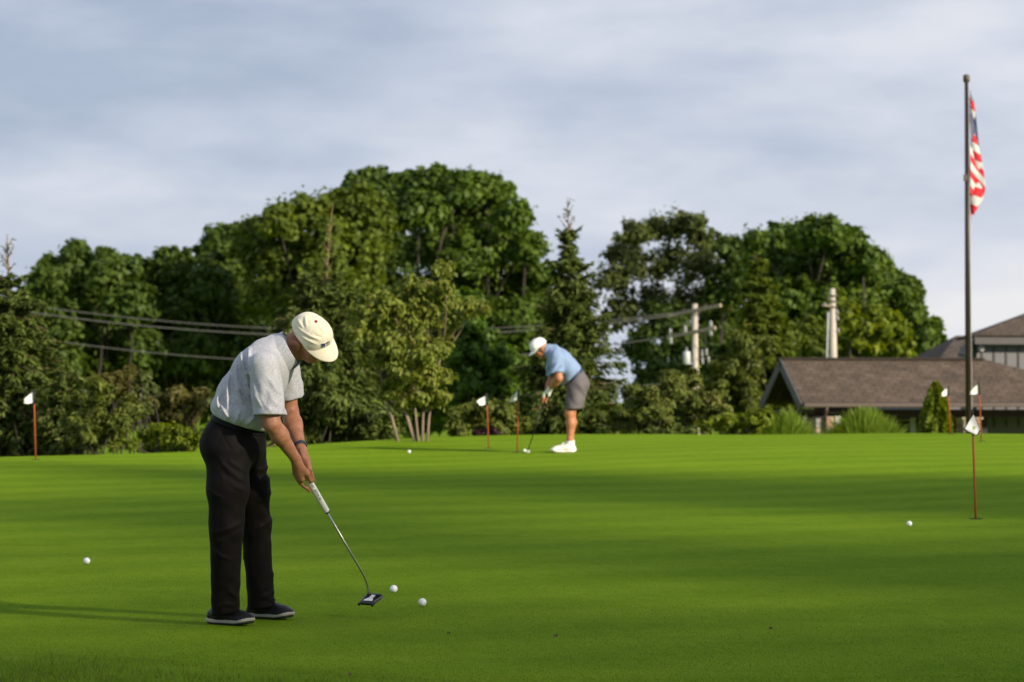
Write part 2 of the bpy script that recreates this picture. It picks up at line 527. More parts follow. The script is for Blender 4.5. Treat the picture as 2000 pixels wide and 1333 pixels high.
def tree_from_lobes(name, label, cat, lobes_px, Y, root_px, leafm, seed, leaf=(0.30, 0.2), per=110, nclump=14, clump=0.36,
                    trunk_r=0.2, group=None, depth=1.0, hollow=0.5, more=1.35, fill=0.20, base_drop=0.0, stems=1, bark=None, spread=0.0, trunk_tint=None, density_twigs=0.4, flat=0.8):
    """A broadleaf tree: trunk, limbs to every lobe, twigs to the leaf clumps, leaves."""
    g = np.random.default_rng(seed)
    nclump = int(nclump * more)
    s = Y / FPX
    lobes = []
    for (px, py, rpx) in lobes_px:
        yo = g.uniform(-1, 1) * depth
        p = at(px, py, Y + yo)
        r = rpx * s
        lobes.append((p.x, p.y, p.z, r, r * 1.05, r * 0.92))
    rx = at(root_px, 700, Y).x
    gz = float(ground_z(np.array([rx]), np.array([Y]))[0]) - 0.1
    root = empty(name, (rx, Y, gz))
    tag(root, label, cat, group)
    P, Nn, D, T, cen = clump_leaves(lobes, g, leaf, int(per * 0.57), clump * 1.0, nclump, hollow, flat, fill)
    # small sprays that break the outline of the crown
    tufts = []
    for l in lobes:
        for _ in range(3):
            d = g.normal(size=3); d[2] = abs(d[2]) * 0.9 - 0.15; d /= np.linalg.norm(d)
            q = g.uniform(0.95, 1.22)
            rr = l[3] * g.uniform(0.16, 0.30)
            tufts.append((l[0] + d[0] * l[3] * q, l[1] + d[1] * l[4] * q, l[2] + d[2] * l[5] * q, rr, rr, rr * 1.25))
    P2, N2, D2, T2, _c = clump_leaves(tufts, g, leaf, int(per * 0.20), 0.6, 5, hollow, 1.0)
    P, Nn, D, T = np.concatenate([P, P2]), np.concatenate([Nn, N2]), np.concatenate([D, D2]), np.concatenate([T, T2])
    n = len(P)
    ln = 0.82 * leaf[0] * g.uniform(0.55, 1.45, n); wd = 0.82 * leaf[1] * g.uniform(0.55, 1.45, n)
    V, F = leaf_faces(P, Nn, D, ln, wd)
    V = V - np.array(root.location)
    link('crown', np_mesh('crown', V, F, leafm, tint=np.repeat(T, 4)), None, root)
    mb = MB()
    top = max(lobes, key=lambda l: l[2])
    zmid = min(l[2] for l in lobes)
    fork = Vector((rx + (top[0] - rx) * 0.3, Y + 0.7 * depth, gz + max(0.35 * (top[2] - gz), (zmid - gz) * 0.6)))
    base = Vector((rx, Y + 0.7 * depth, gz - 0.3))
    pts = [base, base.lerp(fork, 0.12), base.lerp(fork, 0.5) + Vector((g.normal() * 0.1, g.normal() * 0.1, 0)) * trunk_r * 4, fork]
    mb.tube([local(root, p) for p in pts], [trunk_r * 1.5, trunk_r * 1.1, trunk_r * 0.95, trunk_r * 0.8], 9)
    for i, l in enumerate(lobes):
        lc = Vector(l[:3])
        limb(mb, local(root, fork), local(root, lc), trunk_r * 0.40, trunk_r * 0.10, g, 0.07, 6, 5)
        cs = cen[i * nclump:(i + 1) * nclump]
        for c in cs:
            if g.uniform() < density_twigs:
                limb(mb, local(root, lc), local(root, Vector(c)), trunk_r * 0.14, trunk_r * 0.05, g, 0.1, 4, 3)
    mb.build('trunk', bark or M_BARK, root, smooth=True)
    return root

def lobes_fill(outline, r, g_seed, rows=None):
    """Lobe centres (photograph px) filling a polygon-like list of (y, x0, x1) rows."""
    g = np.random.default_rng(g_seed)
    out = []
    for (y, x0, x1) in outline:
        n = max(1, int(round((x1 - x0) / (r * 1.25))))
        for k in range(n):
            x = x0 + (x1 - x0) * ((k + 0.5) / n) + g.uniform(-0.2, 0.2) * r
            out.append((x, y + g.uniform(-0.25, 0.25) * r, r * g.uniform(0.75, 1.2)))
    return out

# --- the wood across the road: individual big trees, largest masses first
BIG = 'big broadleaf trees behind the green'
tree_from_lobes('oak_tree', 'dark oak with spiky crown tops behind the left spruce', 'tree',
    [(95, 560, 34), (150, 520, 30), (150, 585, 45), (205, 540, 30), (110, 640, 50), (185, 650, 55), (250, 600, 45), (120, 720, 50), (200, 735, 60), (150, 495, 20), (205, 508, 18), (100, 525, 20), (270, 690, 50)],
    128, 170, M_LEAF_DARK, 11, leaf=(0.34, 0.24), per=190, nclump=20, trunk_r=0.28, group=BIG, depth=2.0)
tree_from_lobes('oak_tree', 'dark oak with lumpy crown at left, between spiky oak and lighter maple', 'tree',
    [(262, 535, 26), (300, 545, 36), (345, 535, 34), (330, 510, 22), (285, 600, 48), (350, 610, 50), (300, 680, 55), (370, 690, 55), (310, 755, 55), (385, 760, 50), (400, 560, 32), (240, 520, 16)],
    132, 320, M_LEAF_DARK, 12, leaf=(0.34, 0.24), per=190, nclump=20, trunk_r=0.28, group=BIG, depth=2.0)
tree_from_lobes('oak_tree', 'dark airy oak rising just left of the pale-capped golfer', 'tree',
    [(425, 475, 28), (455, 462, 20), (405, 505, 26), (445, 520, 40), (420, 590, 50), (480, 600, 50), (430, 670, 55), (500, 680, 50), (440, 750, 55), (520, 750, 50)],
    134, 450, M_LEAF_DARK, 13, leaf=(0.34, 0.24), per=170, nclump=18, trunk_r=0.25, group=BIG, depth=2.0)
tree_from_lobes('maple_tree', 'lighter green rounded maple above the pale-capped golfer', 'tree',
    [(500, 470, 36), (545, 440, 36), (600, 430, 42), (655, 412, 34), (705, 410, 36), (735, 425, 26), (520, 520, 45), (580, 500, 50), (650, 480, 50), (715, 470, 40), (560, 570, 50), (640, 560, 50), (700, 540, 45), (520, 590, 40)],
    126, 600, M_LEAF_WARM, 14, leaf=(0.32, 0.24), per=220, nclump=22, trunk_r=0.3, group=BIG, depth=2.0)
tree_from_lobes('oak_tree', 'dark tree top standing behind the rounded maple', 'tree',
    [(690, 365, 22), (725, 355, 24), (760, 365, 22), (715, 395, 34), (765, 405, 34), (740, 450, 40), (770, 500, 45), (740, 560, 50), (780, 600, 55), (730, 640, 55), (790, 690, 55)],
    138, 750, M_LEAF_DARK, 15, leaf=(0.34, 0.24), per=170, nclump=17, trunk_r=0.28, group=BIG, depth=1.6)
tree_from_lobes('oak_tree', 'tallest broad oak in the middle, its crown sloping down to the right', 'tree',
    [(815, 365, 30), (860, 360, 32), (905, 372, 34), (950, 370, 28), (985, 380, 20), (820, 420, 45), (880, 430, 50), (945, 425, 45), (1000, 430, 32), (850, 490, 50), (920, 500, 55), (985, 490, 45), (1030, 490, 32),
     (880, 560, 55), (950, 570, 55), (1020, 560, 45), (1050, 545, 28), (1000, 640, 55), (930, 650, 55), (1050, 620, 40), (870, 640, 50), (980, 720, 55), (900, 730, 55), (1050, 700, 45)],
    130, 900, M_LEAF_MID, 16, leaf=(0.34, 0.24), per=190, nclump=20, trunk_r=0.34, group=BIG, depth=2.6)
tree_from_lobes('ash_tree', 'airy pale green tree with sky showing through, left of the poles', 'tree',
    [(1215, 500, 30), (1240, 465, 26), (1285, 455, 30), (1330, 450, 30), (1360, 440, 18), (1375, 480, 26), (1200, 555, 36), (1255, 530, 42), (1315, 520, 45), (1370, 535, 38), (1215, 620, 36), (1275, 600, 42), (1340, 600, 45), (1395, 590, 34)],
    136, 1300, M_LEAF_PALE, 17, leaf=(0.30, 0.18), per=60, nclump=20, clump=0.50, flat=1.0, fill=0.10, trunk_r=0.16, group=BIG, depth=2.0, density_twigs=0.9)
tree_from_lobes('oak_tree', 'dark green tree low behind the left utility pole', 'tree',
    [(1260, 690, 40), (1310, 640, 40), (1350, 680, 45), (1290, 745, 40), (1400, 650, 40), (1420, 580, 40), (1440, 520, 34), (1425, 490, 24), (1455, 560, 40), (1390, 720, 45)],
    132, 1360, M_LEAF_DARK, 18, leaf=(0.32, 0.22), per=140, nclump=16, trunk_r=0.22, group=BIG, depth=1.6)
tree_from_lobes('oak_tree', 'broad dark oak with domed crown behind the clubhouse roof', 'tree',
    [(1480, 480, 26), (1525, 470, 28), (1575, 462, 30), (1620, 462, 30), (1655, 475, 28), (1500, 530, 40), (1560, 520, 45), (1625, 525, 45), (1685, 515, 34), (1715, 525, 26), (1740, 555, 26), (1530, 590, 45), (1600, 595, 50), (1670, 585, 50), (1725, 595, 40), (1770, 570, 24),
     (1785, 610, 20), (1650, 650, 50), (1720, 655, 45), (1770, 650, 32), (1810, 670, 26), (1825, 640, 13), (1805, 640, 14), (1580, 660, 50), (1500, 640, 50)],
    124, 1640, M_LEAF_MID, 19, leaf=(0.32, 0.24), per=190, nclump=20, trunk_r=0.34, group=BIG, depth=2.4)

# --- far wood behind, one mass that closes the gaps between the trunks
def far_wood():
    g = np.random.default_rng(40)
    rows = [(560, 40, 470), (620, 20, 1060), (690, 0, 1080), (750, 0, 1090), (800, 0, 1100), (640, 1410, 1780), (700, 1400, 1800), (760, 1250, 1800)]
    Y = 165
    lob = []
    for x, y, r in lobes_fill(rows, 50, 41):
        p = at(x, y, Y + g.uniform(-6, 6)); rr = r * Y / FPX
        lob.append((p.x, p.y, p.z, rr, rr, rr))
    P, Nn, D, T, cen = clump_leaves(lob, g, None, 42, 0.42, 14, 0.3)
    n = len(P)
    V, F = leaf_faces(P, Nn, D, 0.78 * g.uniform(0.6, 1.3, n), 0.58 * g.uniform(0.6, 1.3, n))
    o = link('woodland', np_mesh('woodland', V, F, M_LEAF_DARK, tint=np.repeat(T, 4)))
    tag(o, 'dark mass of distant woodland behind the big trees', 'woodland', kind='stuff')
far_wood()

# --- conifers
def conifer(name, label, top_px, base_py, Y, half_px, seed, leafm=M_NEEDLE, leader_px=0, whorls=26, needle=(0.13, 0.03), per=70, droop=0.25, group=None, jitter=0.15, trunk_r=0.07, power=0.8, twigm=None, branches=9, cat='tree', upturn=0.0):
    """A spruce: straight stem, whorls of drooping branches set with needle sprays, bare leader on top."""
    g = np.random.default_rng(seed)
    s = Y / FPX
    tp = at(top_px[0], top_px[1], Y)
    gz = float(ground_z(np.array([tp.x]), np.array([Y]))[0])
    bz = min(at(top_px[0], base_py, Y).z, tp.z - 0.5)
    root = empty(name, (tp.x, Y, gz)); tag(root, label, cat, group)
    H = tp.z - gz
    crown_top = tp.z - leader_px * s
    Rmax = half_px * s
    tm = MB()
    bend = g.normal(size=2) * 0.02 * H
    def axis(z):
        t = (z - gz) / H
        return Vector((tp.x + bend[0] * math.sin(math.pi * t), Y + bend[1] * math.sin(math.pi * t), z))
    zs = np.linspace(gz - 0.2, tp.z, 12)
    tm.tube([local(root, axis(z)) for z in zs], [max(0.006, trunk_r * (1 - (z - gz) / H) ** 0.9 + 0.006) for z in zs], 8)
    P, Nn, D, T, W = [], [], [], [], []
    zlist = list(np.linspace(bz, crown_top, whorls))
    # sparse whorls up the leader
    if leader_px:
        zlist += [crown_top + f * leader_px * s for f in (0.18, 0.42, 0.66)]
    for z in zlist:
        t = (z - bz) / (crown_top - bz)
        if t <= 1.001:
            Rr = Rmax * max(0.05, (1 - t)) ** power * g.uniform(0.8, 1.12) + 0.07 * Rmax
            nb = branches if t < 0.85 else 6
        else:
            Rr = Rmax * 0.10 * g.uniform(0.7, 1.4); nb = 3
        ph = g.uniform(0, 6.28)
        for k in range(nb):
            a = ph + 2 * math.pi * k / nb + g.normal() * 0.25
            L = Rr * g.uniform(1 - 2.2 * jitter, 1 + jitter)
            o0 = np.array(axis(z + g.normal() * 0.03 * H / whorls * 8))
            out = np.array([math.cos(a), math.sin(a), 0.0])
            up0 = 0.55 if t > 0.8 else (0.10 + 0.3 * t)
            if t > 1.001: up0 = 1.3
            def bp(u):
                return o0 + out * L * u + np.array([0, 0, L * (up0 * u - (droop * (1 - max(0, t - 0.3)) if t < 1 else 0) * u * u * 1.6 + upturn * u ** 3)])
            pts = [Vector(bp(u)) for u in (0, 0.35, 0.7, 1.0)]
            tm.tube([local(root, p) for p in pts], [0.012 + 0.01 * L, 0.009 + 0.006 * L, 0.006 + 0.003 * L, 0.004], 4, caps=False)
            m = max(5, int(0.85 * per * (L / Rmax) * g.uniform(0.8, 1.2)))
            if t > 1.001: m = 5
            u = g.uniform(0.12, 1.03, m) ** 0.75
            c = np.array([bp(x) for x in u])
            side = np.cross(out, [0, 0, 1.0])
            lat = g.normal(size=(m, 1)) * (0.20 * L * (1.05 - u.reshape(-1, 1)) + 0.025)
            hang = -np.abs(g.normal(size=m)) * (0.10 * L + 0.02) * (0.4 if t > 0.75 else 1)
            p = c + side * lat + np.stack([np.zeros(m), np.zeros(m), hang], 1)
            P.append(p)
            Nn.append(g.normal(size=(m, 3)) * 0.55 + np.array([0, 0, 1.0]) + out * 0.3)
            D.append(out * 0.9 + side * np.sign(lat) * 0.7 + g.normal(size=(m, 3)) * 0.35 + np.array([0, 0, -0.25 + 0.5 * (t > 0.8)]))
            T.append(np.clip(g.normal(0.32, 0.16, m) + 0.45 * (u - 0.6) , 0, 1))
            W.append(np.full(m, 1.0 if t <= 1.001 else 0.6))
    P = np.concatenate(P); n = len(P); W = np.concatenate(W)
    V, F = leaf_faces(P, np.concatenate(Nn), np.concatenate(D), needle[0] * g.uniform(0.6, 1.4, n) * W, needle[1] * g.uniform(0.7, 1.4, n) * W)
    V = V - np.array(root.location)
    link('crown', np_mesh('crown', V, F, leafm, tint=np.repeat(np.concatenate(T), 4)), None, root)
    tm.build('trunk', twigm or M_TWIG, root, smooth=True)
    return root

SPR = 'spruces along the back of the green'
conifer('spruce_tree', 'broad spruce with tall bare leader at the left edge', (14, 458), 892, 43, 160, 21, leader_px=95, whorls=30, trunk_r=0.045, per=150, needle=(0.15, 0.035), branches=11, group=SPR, power=0.62, twigm=M_TWIG)
conifer('spruce_tree', 'young spruce with long brown leader rising over the pale-capped golfer', (650, 396), 872, 50, 165, 22, leader_px=160, whorls=28, trunk_r=0.026, per=190, needle=(0.16, 0.04), branches=12, group=SPR, power=0.55, twigm=M_TWIG, upturn=0.15)
conifer('spruce_tree', 'pointed spruce standing behind the golfer in blue', (1108, 386), 850, 56, 128, 23, leader_px=75, whorls=32, per=170, needle=(0.17, 0.042), branches=11, group=SPR, power=0.88, trunk_r=0.055, jitter=0.24, upturn=0.2)
conifer('larch_tree', 'slim light green conifer right of the left utility pole', (1478, 500), 830, 84, 85, 24, leafm=M_LEAF_WARM, leader_px=20, whorls=26, per=110, needle=(0.24, 0.09), branches=9, power=0.6, group=SPR)

# dogwood: several bare stems from the ground under a loose crown
def dogwood():
    g = np.random.default_rng(31)
    Y = 41.2
    s = Y / FPX
    c = ray_ground(800, 861)
    root = empty('dogwood_tree', (c.x, Y, c.z - 0.03))
    tag(root, 'small multi-stemmed dogwood with pinkish-tipped leaves at the back of the green', 'tree')
    lob_px = [(865, 530, 17), (868, 560, 14), (800, 572, 26), (840, 575, 26), (878, 590, 26), (765, 600, 26), (720, 622, 30), (705, 650, 26), (745, 650, 32), (790, 630, 36), (835, 630, 36), (880, 640, 28), (925, 605, 20), (950, 608, 11),
              (770, 690, 38), (825, 690, 38), (868, 690, 26), (735, 700, 26), (780, 735, 34), (830, 745, 34), (862, 735, 20), (815, 780, 28), (850, 785, 22), (760, 770, 20), (720, 585, 10)]
    lobes = []
    for x, y, r in lob_px:
        p = at(x, y, Y + g.uniform(-0.35, 0.35)); r *= s
        lobes.append((p.x, p.y, p.z, r, r * 1.2, r))
    P, Nn, D, T, cen = clump_leaves(lobes, g, None, 84, 0.42, 11, 0.35, 0.8)
    D = D + np.array([0, 0, -0.9])
    n = len(P)
    V, F = leaf_faces(P, Nn, D, 0.085 * g.uniform(0.7, 1.3, n), 0.043 * g.uniform(0.7, 1.3, n))
    link('crown', np_mesh('crown', V - np.array(root.location), F, M_LEAF_DOG, tint=np.repeat(T, 4)), None, root)
    stems = [([(779, 862), (765, 815), (752, 775), (742, 725), (738, 660)], 0.032), ([(812, 861), (795, 815), (782, 780), (774, 730), (765, 650)], 0.03),
             ([(818, 861), (812, 815), (808, 770), (800, 700), (800, 600)], 0.026), ([(825, 861), (826, 815), (828, 770), (838, 700), (845, 590)], 0.028),
             ([(834, 861), (838, 815), (848, 765), (860, 700), (868, 560)], 0.028), ([(816, 861), (800, 822), (792, 800), (805, 760), (822, 700)], 0.02)]
    for pts, r in stems:
        yo = g.uniform(-0.12, 0.12)
        q = [at(x, y, Y + yo * (i + 1) * 0.5 + 0.11 * i) for i, (x, y) in enumerate(pts)]
        q[0].z = c.z - 0.06
        mb = MB()
        mb.tube([local(root, p) for p in q], list(np.linspace(r * 0.72, r * 0.25, len(q))), 8)
        mb.build('stem', M_BARK_PALE, root, smooth=True)
    mb = MB()
    tips = [at(p[0][-2][0], p[0][-2][1], Y) for p in stems]
    for l in lobes:
        lc = Vector(l[:3]); a = min(tips, key=lambda t: (t - lc).length)
        limb(mb, local(root, a), local(root, lc), 0.008, 0.003, g, 0.1, 5, 4)
    mb.build('branch', M_BARK_PALE, root, smooth=True)
dogwood()

# --- shrubs and smaller trees between the green and the road
def shrub(name, label, lobes_px, Y, leafm, seed, leaf=(0.08, 0.05), per=90, nclump=12, clump=0.4, group=None, depth=0.5, flat=0.8, droop=0.0, cat='shrub', stem_r=0.02):
    g = np.random.default_rng(seed)
    s = Y / FPX
    lobes = []
    for px, py, r in lobes_px:
        p = at(px, py, Y + g.uniform(-depth, depth)); r *= s
        lobes.append((p.x, p.y, p.z, r, r * 1.15, r * 0.9))
    cx = float(np.mean([l[0] for l in lobes]))
    gz = float(ground_z(np.array([cx]), np.array([Y]))[0])
    root = empty(name, (cx, Y, gz)); tag(root, label, cat, group)
    P, Nn, D, T, cen = clump_leaves(lobes, g, None, int(per * 0.74), clump, nclump, 0.35, flat)
    D[:, 2] -= droop
    n = len(P)
    V, F = leaf_faces(P, Nn, D, 1.14 * leaf[0] * g.uniform(0.6, 1.4, n), 1.14 * leaf[1] * g.uniform(0.6, 1.4, n))
    link('foliage', np_mesh('foliage', V - np.array(root.location), F, leafm, tint=np.repeat(T, 4)), None, root)
    mb = MB()
    for l in lobes:
        limb(mb, (g.normal() * 0.1, g.normal() * 0.1, -0.1), local(root, Vector(l[:3])), stem_r, stem_r * 0.3, g, 0.08, 5, 4)
    mb.build('stems', M_BARK, root, smooth=True)
    return root

SH = 'shrubs along the back edge of the green'
conifer('conifer_shrub', 'dense spruce skirt right of the left flag', (128, 740), 892, 42, 75, 50, whorls=16, per=110, needle=(0.12, 0.03), branches=11, power=0.5, cat='shrub', group=SH)
shrub('cypress_shrub', 'olive bronze feathery shrub beside the left spruce', [(175, 800, 34), (200, 775, 26), (215, 830, 36), (165, 850, 34), (225, 865, 30), (190, 752, 14), (140, 830, 26), (250, 800, 26)], 40.5, M_LEAF_OLIVE, 51, (0.09, 0.025), per=150, group=SH)
shrub('cypress_shrub', 'bronze spiky shrub tops above the olive shrub', [(225, 745, 18), (250, 770, 26), (240, 735, 12), (255, 725, 9), (215, 755, 16), (275, 790, 26), (182, 752, 14)], 42.5, M_LEAF_BRONZE, 52, (0.10, 0.025), per=120, group=SH)
shrub('sapling', 'light green sapling beside the bronze shrub', [(280, 740, 12), (290, 760, 14), (272, 775, 15), (300, 765, 8), (285, 800, 18), (265, 815, 14)], 41.5, M_LEAF_PALE, 53, (0.08, 0.045), per=80, group=SH)
shrub('cypress_shrub', 'brown-green layered shrub left of the black trousers', [(330, 795, 26), (365, 800, 24), (385, 785, 16), (395, 770, 10), (345, 770, 18), (310, 820, 26), (375, 825, 22), (340, 830, 26)], 44, M_LEAF_BRONZE, 54, (0.10, 0.03), per=120, group=SH)
shrub('spirea_bush', 'low bright yellow-green bush at the green edge', [(285, 860, 20), (315, 852, 22), (345, 850, 22), (375, 855, 20), (395, 865, 16), (300, 872, 18), (335, 872, 20), (365, 874, 18), (258, 872, 14), (310, 842, 14)], 38.6, M_LEAF_LIME, 55, (0.065, 0.032), per=120, group=SH)
shrub('yew_bush', 'dark dense bush right behind the near golfer', [(600, 800, 40), (650, 800, 40), (700, 810, 36), (620, 845, 34), (680, 845, 34), (735, 830, 30), (590, 760, 36), (640, 755, 36), (560, 840, 34), (750, 845, 24), (530, 820, 34), (480, 850, 34), (430, 850, 30)], 45.5, M_NEEDLE, 56, (0.11, 0.035), per=190, nclump=15, group=SH, droop=0.4)
shrub('young_maple', 'fresh green small tree behind the dogwood, right side', [(905, 590, 26), (900, 640, 36), (930, 665, 34), (895, 690, 36), (945, 700, 36), (905, 745, 36), (960, 745, 34), (920, 790, 36), (985, 700, 26), (975, 780, 30)], 58, leaf_mat('leaf_fresh', (0.046, 0.096, 0.01), (0.12, 0.215, 0.024), 0.4), 57, (0.15, 0.11), per=95, nclump=14, group=SH, cat='tree', stem_r=0.05)
shrub('cypress_shrub', 'brownish-olive low shrubs behind the paired flags', [(895, 825, 26), (925, 810, 28), (960, 805, 26), (990, 815, 26), (940, 838, 22), (975, 838, 20), (1010, 830, 20), (900, 845, 16)], 45.5, M_LEAF_OLIVE, 58, (0.10, 0.035), per=120, group=SH)
shrub('barberry_bush', 'small dark red-brown bush between the paired flags', [(930, 848, 11), (948, 846, 12), (966, 847, 11)], 44.2, leaf_mat('leaf_wine', (0.02, 0.006, 0.008), (0.06, 0.02, 0.02), 0.3), 59, (0.04, 0.028), per=60, group=SH)
shrub('juniper_shrub', 'olive juniper right of the golfer in blue', [(1235, 800, 30), (1265, 790, 26), (1290, 800, 26), (1250, 830, 26), (1290, 830, 24), (1215, 830, 24), (1240, 770, 18)], 49, M_NEEDLE_OLIVE, 60, (0.12, 0.03), per=150, group=SH)
shrub('juniper_shrub', 'layered olive juniper below the left utility pole', [(1320, 760, 26), (1345, 745, 20), (1300, 785, 26), (1345, 790, 30), (1375, 790, 26), (1330, 820, 28), (1370, 825, 24), (1310, 735, 14), (1400, 810, 22)], 52, M_NEEDLE_OLIVE, 61, (0.13, 0.035), per=140, group=SH)
shrub('juniper_shrub', 'tall soft olive-green shrub right of the left utility pole', [(1400, 760, 34), (1440, 745, 34), (1455, 775, 26), (1420, 720, 30), (1460, 715, 30), (1430, 795, 28), (1462, 800, 20), (1390, 790, 26), (1490, 680, 24), (1450, 680, 30)], 80, M_LEAF_OLIVE, 62, (0.15, 0.05), per=130, nclump=14, group=SH)
shrub('laurel_hedge', 'low bright hedge left of the ornamental grass', [(1375, 832, 13), (1400, 828, 14), (1425, 825, 15), (1450, 824, 16), (1475, 820, 18), (1495, 818, 16), (1440, 838, 12), (1410, 838, 11), (1470, 838, 14)], 48, M_LEAF_LIME, 63, (0.075, 0.045), per=90, group=SH)
shrub('yew_bush', 'dark low bush under the olive junipers', [(1325, 845, 12), (1350, 845, 12), (1300, 845, 11), (1270, 845, 11)], 47.5, M_NEEDLE, 64, (0.07, 0.02), per=80, group=SH)
shrub('mountain_ash', 'yellow-green tree crown just behind the right utility pole', [(1670, 640, 34), (1710, 630, 32), (1740, 650, 30), (1690, 680, 34), (1740, 690, 28), (1645, 690, 28), (1655, 610, 20), (1765, 690, 20)], 108, M_LEAF_LIME, 65, (0.26, 0.15), per=80, nclump=13, group=SH, cat='tree', stem_r=0.08)
shrub('mountain_ash', 'olive-green tree crown left of the right utility pole', [(1565, 680, 30), (1590, 660, 28), (1600, 695, 28), (1550, 700, 24), (1540, 660, 26), (1580, 640, 20)], 106, M_LEAF_WARM, 66, (0.26, 0.14), per=80, nclump=13, group=SH, cat='tree', stem_r=0.08)

# clipped cone of arborvitae in front of the porch
def arborvitae():
    g = np.random.default_rng(71)
    Y = 52.0; s = Y / FPX
    tp = at(1828, 748, Y); gz = float(ground_z(np.array([tp.x]), np.array([Y]))[0])
    root = empty('arborvitae', (tp.x, Y, gz)); tag(root, 'dense cone-shaped arborvitae in front of the porch', 'shrub')
    n = 15000
    zb = gz; H = tp.z - zb
    t = g.uniform(0, 1, n) ** 0.8
    rad = 40 * s * np.interp(t, [0, 0.25, 0.5, 0.75, 0.92, 1.0], [1.0, 1.0, 0.86, 0.60, 0.34, 0.05])
    a = g.uniform(0, 2 * np.pi, n)
    lump = 1 + 0.13 * np.sin(5 * a + 9 * t) + 0.10 * np.sin(11 * a - 17 * t) + 0.07 * np.sin(3 * a + 31 * t)
    rr = rad * lump * g.uniform(0.72, 1.04, n)
    P = np.stack([tp.x + rr * np.cos(a), Y + rr * np.sin(a), zb + t * H], 1)
    out = np.stack([np.cos(a), np.sin(a), np.full(n, 0.5)], 1)
    V, F = leaf_faces(P, np.stack([-np.sin(a), np.cos(a), np.zeros(n)], 1) + g.normal(size=(n, 3)) * 0.6 + out * 0.5, out + np.array([0, 0, 0.7]) + g.normal(size=(n, 3)) * 0.3, 0.085 * g.uniform(0.6, 1.3, n), 0.05 * g.uniform(0.6, 1.3, n))
    link('foliage', np_mesh('foliage', V - np.array(root.location), F, M_LEAF_LIME, tint=np.repeat(np.clip(g.normal(0.3, 0.2, n), 0, 1), 4)), None, root)
    MB().tube([(0, 0, -0.1), (0, 0, H * 0.9)], [0.05, 0.01], 8).build('trunk', M_BARK, root, smooth=True)
arborvitae()

# fountains of ornamental grass
def tussock(label, x0, x1, ytop, Y, seed, n=4800):
    g = np.random.default_rng(seed)
    s = Y / FPX
    c = at(0.5 * (x0 + x1), 846, Y); gz = float(ground_z(np.array([c.x]), np.array([Y]))[0])
    root = empty('ornamental_grass', (c.x, Y, gz)); tag(root, label, 'grass', 'ornamental grasses by the porch')
    Rr = (x1 - x0) * 0.56 * s; H = (at(1000, ytop, Y).z - gz) * 1.06
    a = g.uniform(0, 2 * np.pi, n); q = g.uniform(0, 1, n) ** 0.6
    b0 = np.stack([np.cos(a) * q * Rr * 0.74, np.sin(a) * q * 0.5, np.zeros(n)], 1)
    out = np.stack([np.cos(a), np.sin(a) * 0.8, np.zeros(n)], 1) + g.normal(size=(n, 3)) * 0.25 * np.array([1, 1, 0])
    reach = Rr * (0.15 + 0.45 * q) * g.uniform(0.6, 1.2, n)
    h = H * g.uniform(0.78, 1.0, n) * (1.0 - 0.40 * q ** 3.5)
    rows = []
    ts = np.array([0, 0.35, 0.65, 0.85, 1.0])
    for t in ts:
        z = h * (1.35 * t - 0.62 * t * t * (0.45 + 0.55 * q) / 0.85)
        rows.append(b0 + out * (reach * t ** 1.7)[:, None] + np.stack([np.zeros(n), np.zeros(n), z], 1))
    sd = np.stack([-np.sin(a), np.cos(a), np.zeros(n)], 1) + g.normal(size=(n, 3)) * 0.5
    sd = unit(sd) * 0.015
    V = []
    for k, rw in enumerate(rows):
        w = (1.0, 0.95, 0.8, 0.5, 0.12)[k]
        V += [rw - sd * w, rw + sd * w]
    V = np.stack(V, 1).reshape(-1, 3)
    i = np.arange(n) * 10
    F = np.concatenate([np.stack([i + 2 * k, i + 2 * k + 1, i + 2 * k + 3, i + 2 * k + 2], 1) for k in range(4)])
    link('blades', np_mesh('blades', V, F, M_TUSSOCK, tint=np.repeat(np.clip(g.normal(0.5, 0.25, n), 0, 1), 10)), None, root)['kind'] = 'stuff'
tussock('upright bright green ornamental grass below the porch gable', 1478, 1596, 800, 50, 81)
tussock('rounded mound of ornamental grass in front of the stone pillar', 1606, 1772, 796, 50.5, 82, 6800)

# trees standing out of frame to the right, whose shade falls across the green
def shade_trees():
    lay = [(28.0, -12.5, 4.6, 18.8, 91), (27.0, -6.6, 4.4, 17.0, 92), (29.5, -1.0, 4.8, 18.8, 93), (27.5, 4.5, 4.6, 18.2, 94), (28.5, 9.6, 4.0, 17.6, 95), (29.0, -19.0, 4.6, 18.5, 96)]
    for X, Y, rr, H, seed in lay:
        g = np.random.default_rng(seed)
        gz = float(ground_z(np.array([X]), np.array([Y]))[0])
        root = empty('shade_tree', (X, Y, gz)); tag(root, 'leafy tree standing beyond the right edge of the green, shading it', 'tree', 'trees shading the green from the right')
        lobes = []
        for k in range(20):
            d = g.normal(size=3); d /= np.linalg.norm(d)
            lobes.append((X + d[0] * rr * 0.75, Y + d[1] * rr * 0.75, gz + H * 0.60 + d[2] * H * 0.33, rr * 0.42, rr * 0.42, rr * 0.40))
        P, Nn, D, T, cen = clump_leaves(lobes, g, None, 38, 0.40, 10, 0.3, fill=0.12)
        n = len(P)
        V, F = leaf_faces(P, Nn, D, 0.38 * g.uniform(0.6, 1.3, n), 0.27 * g.uniform(0.6, 1.3, n))
        link('crown', np_mesh('crown', V - np.array(root.location), F, M_LEAF_MID, tint=np.repeat(T, 4)), None, root)
        mb = MB(); mb.tube([(0, 0, -0.3), (0, 0, H * 0.45)], [0.32, 0.2], 9)
        for l in lobes: limb(mb, (0, 0, H * 0.42), local(root, Vector(l[:3])), 0.13, 0.03, g)
        mb.build('trunk', M_BARK, root, smooth=True)
shade_trees()
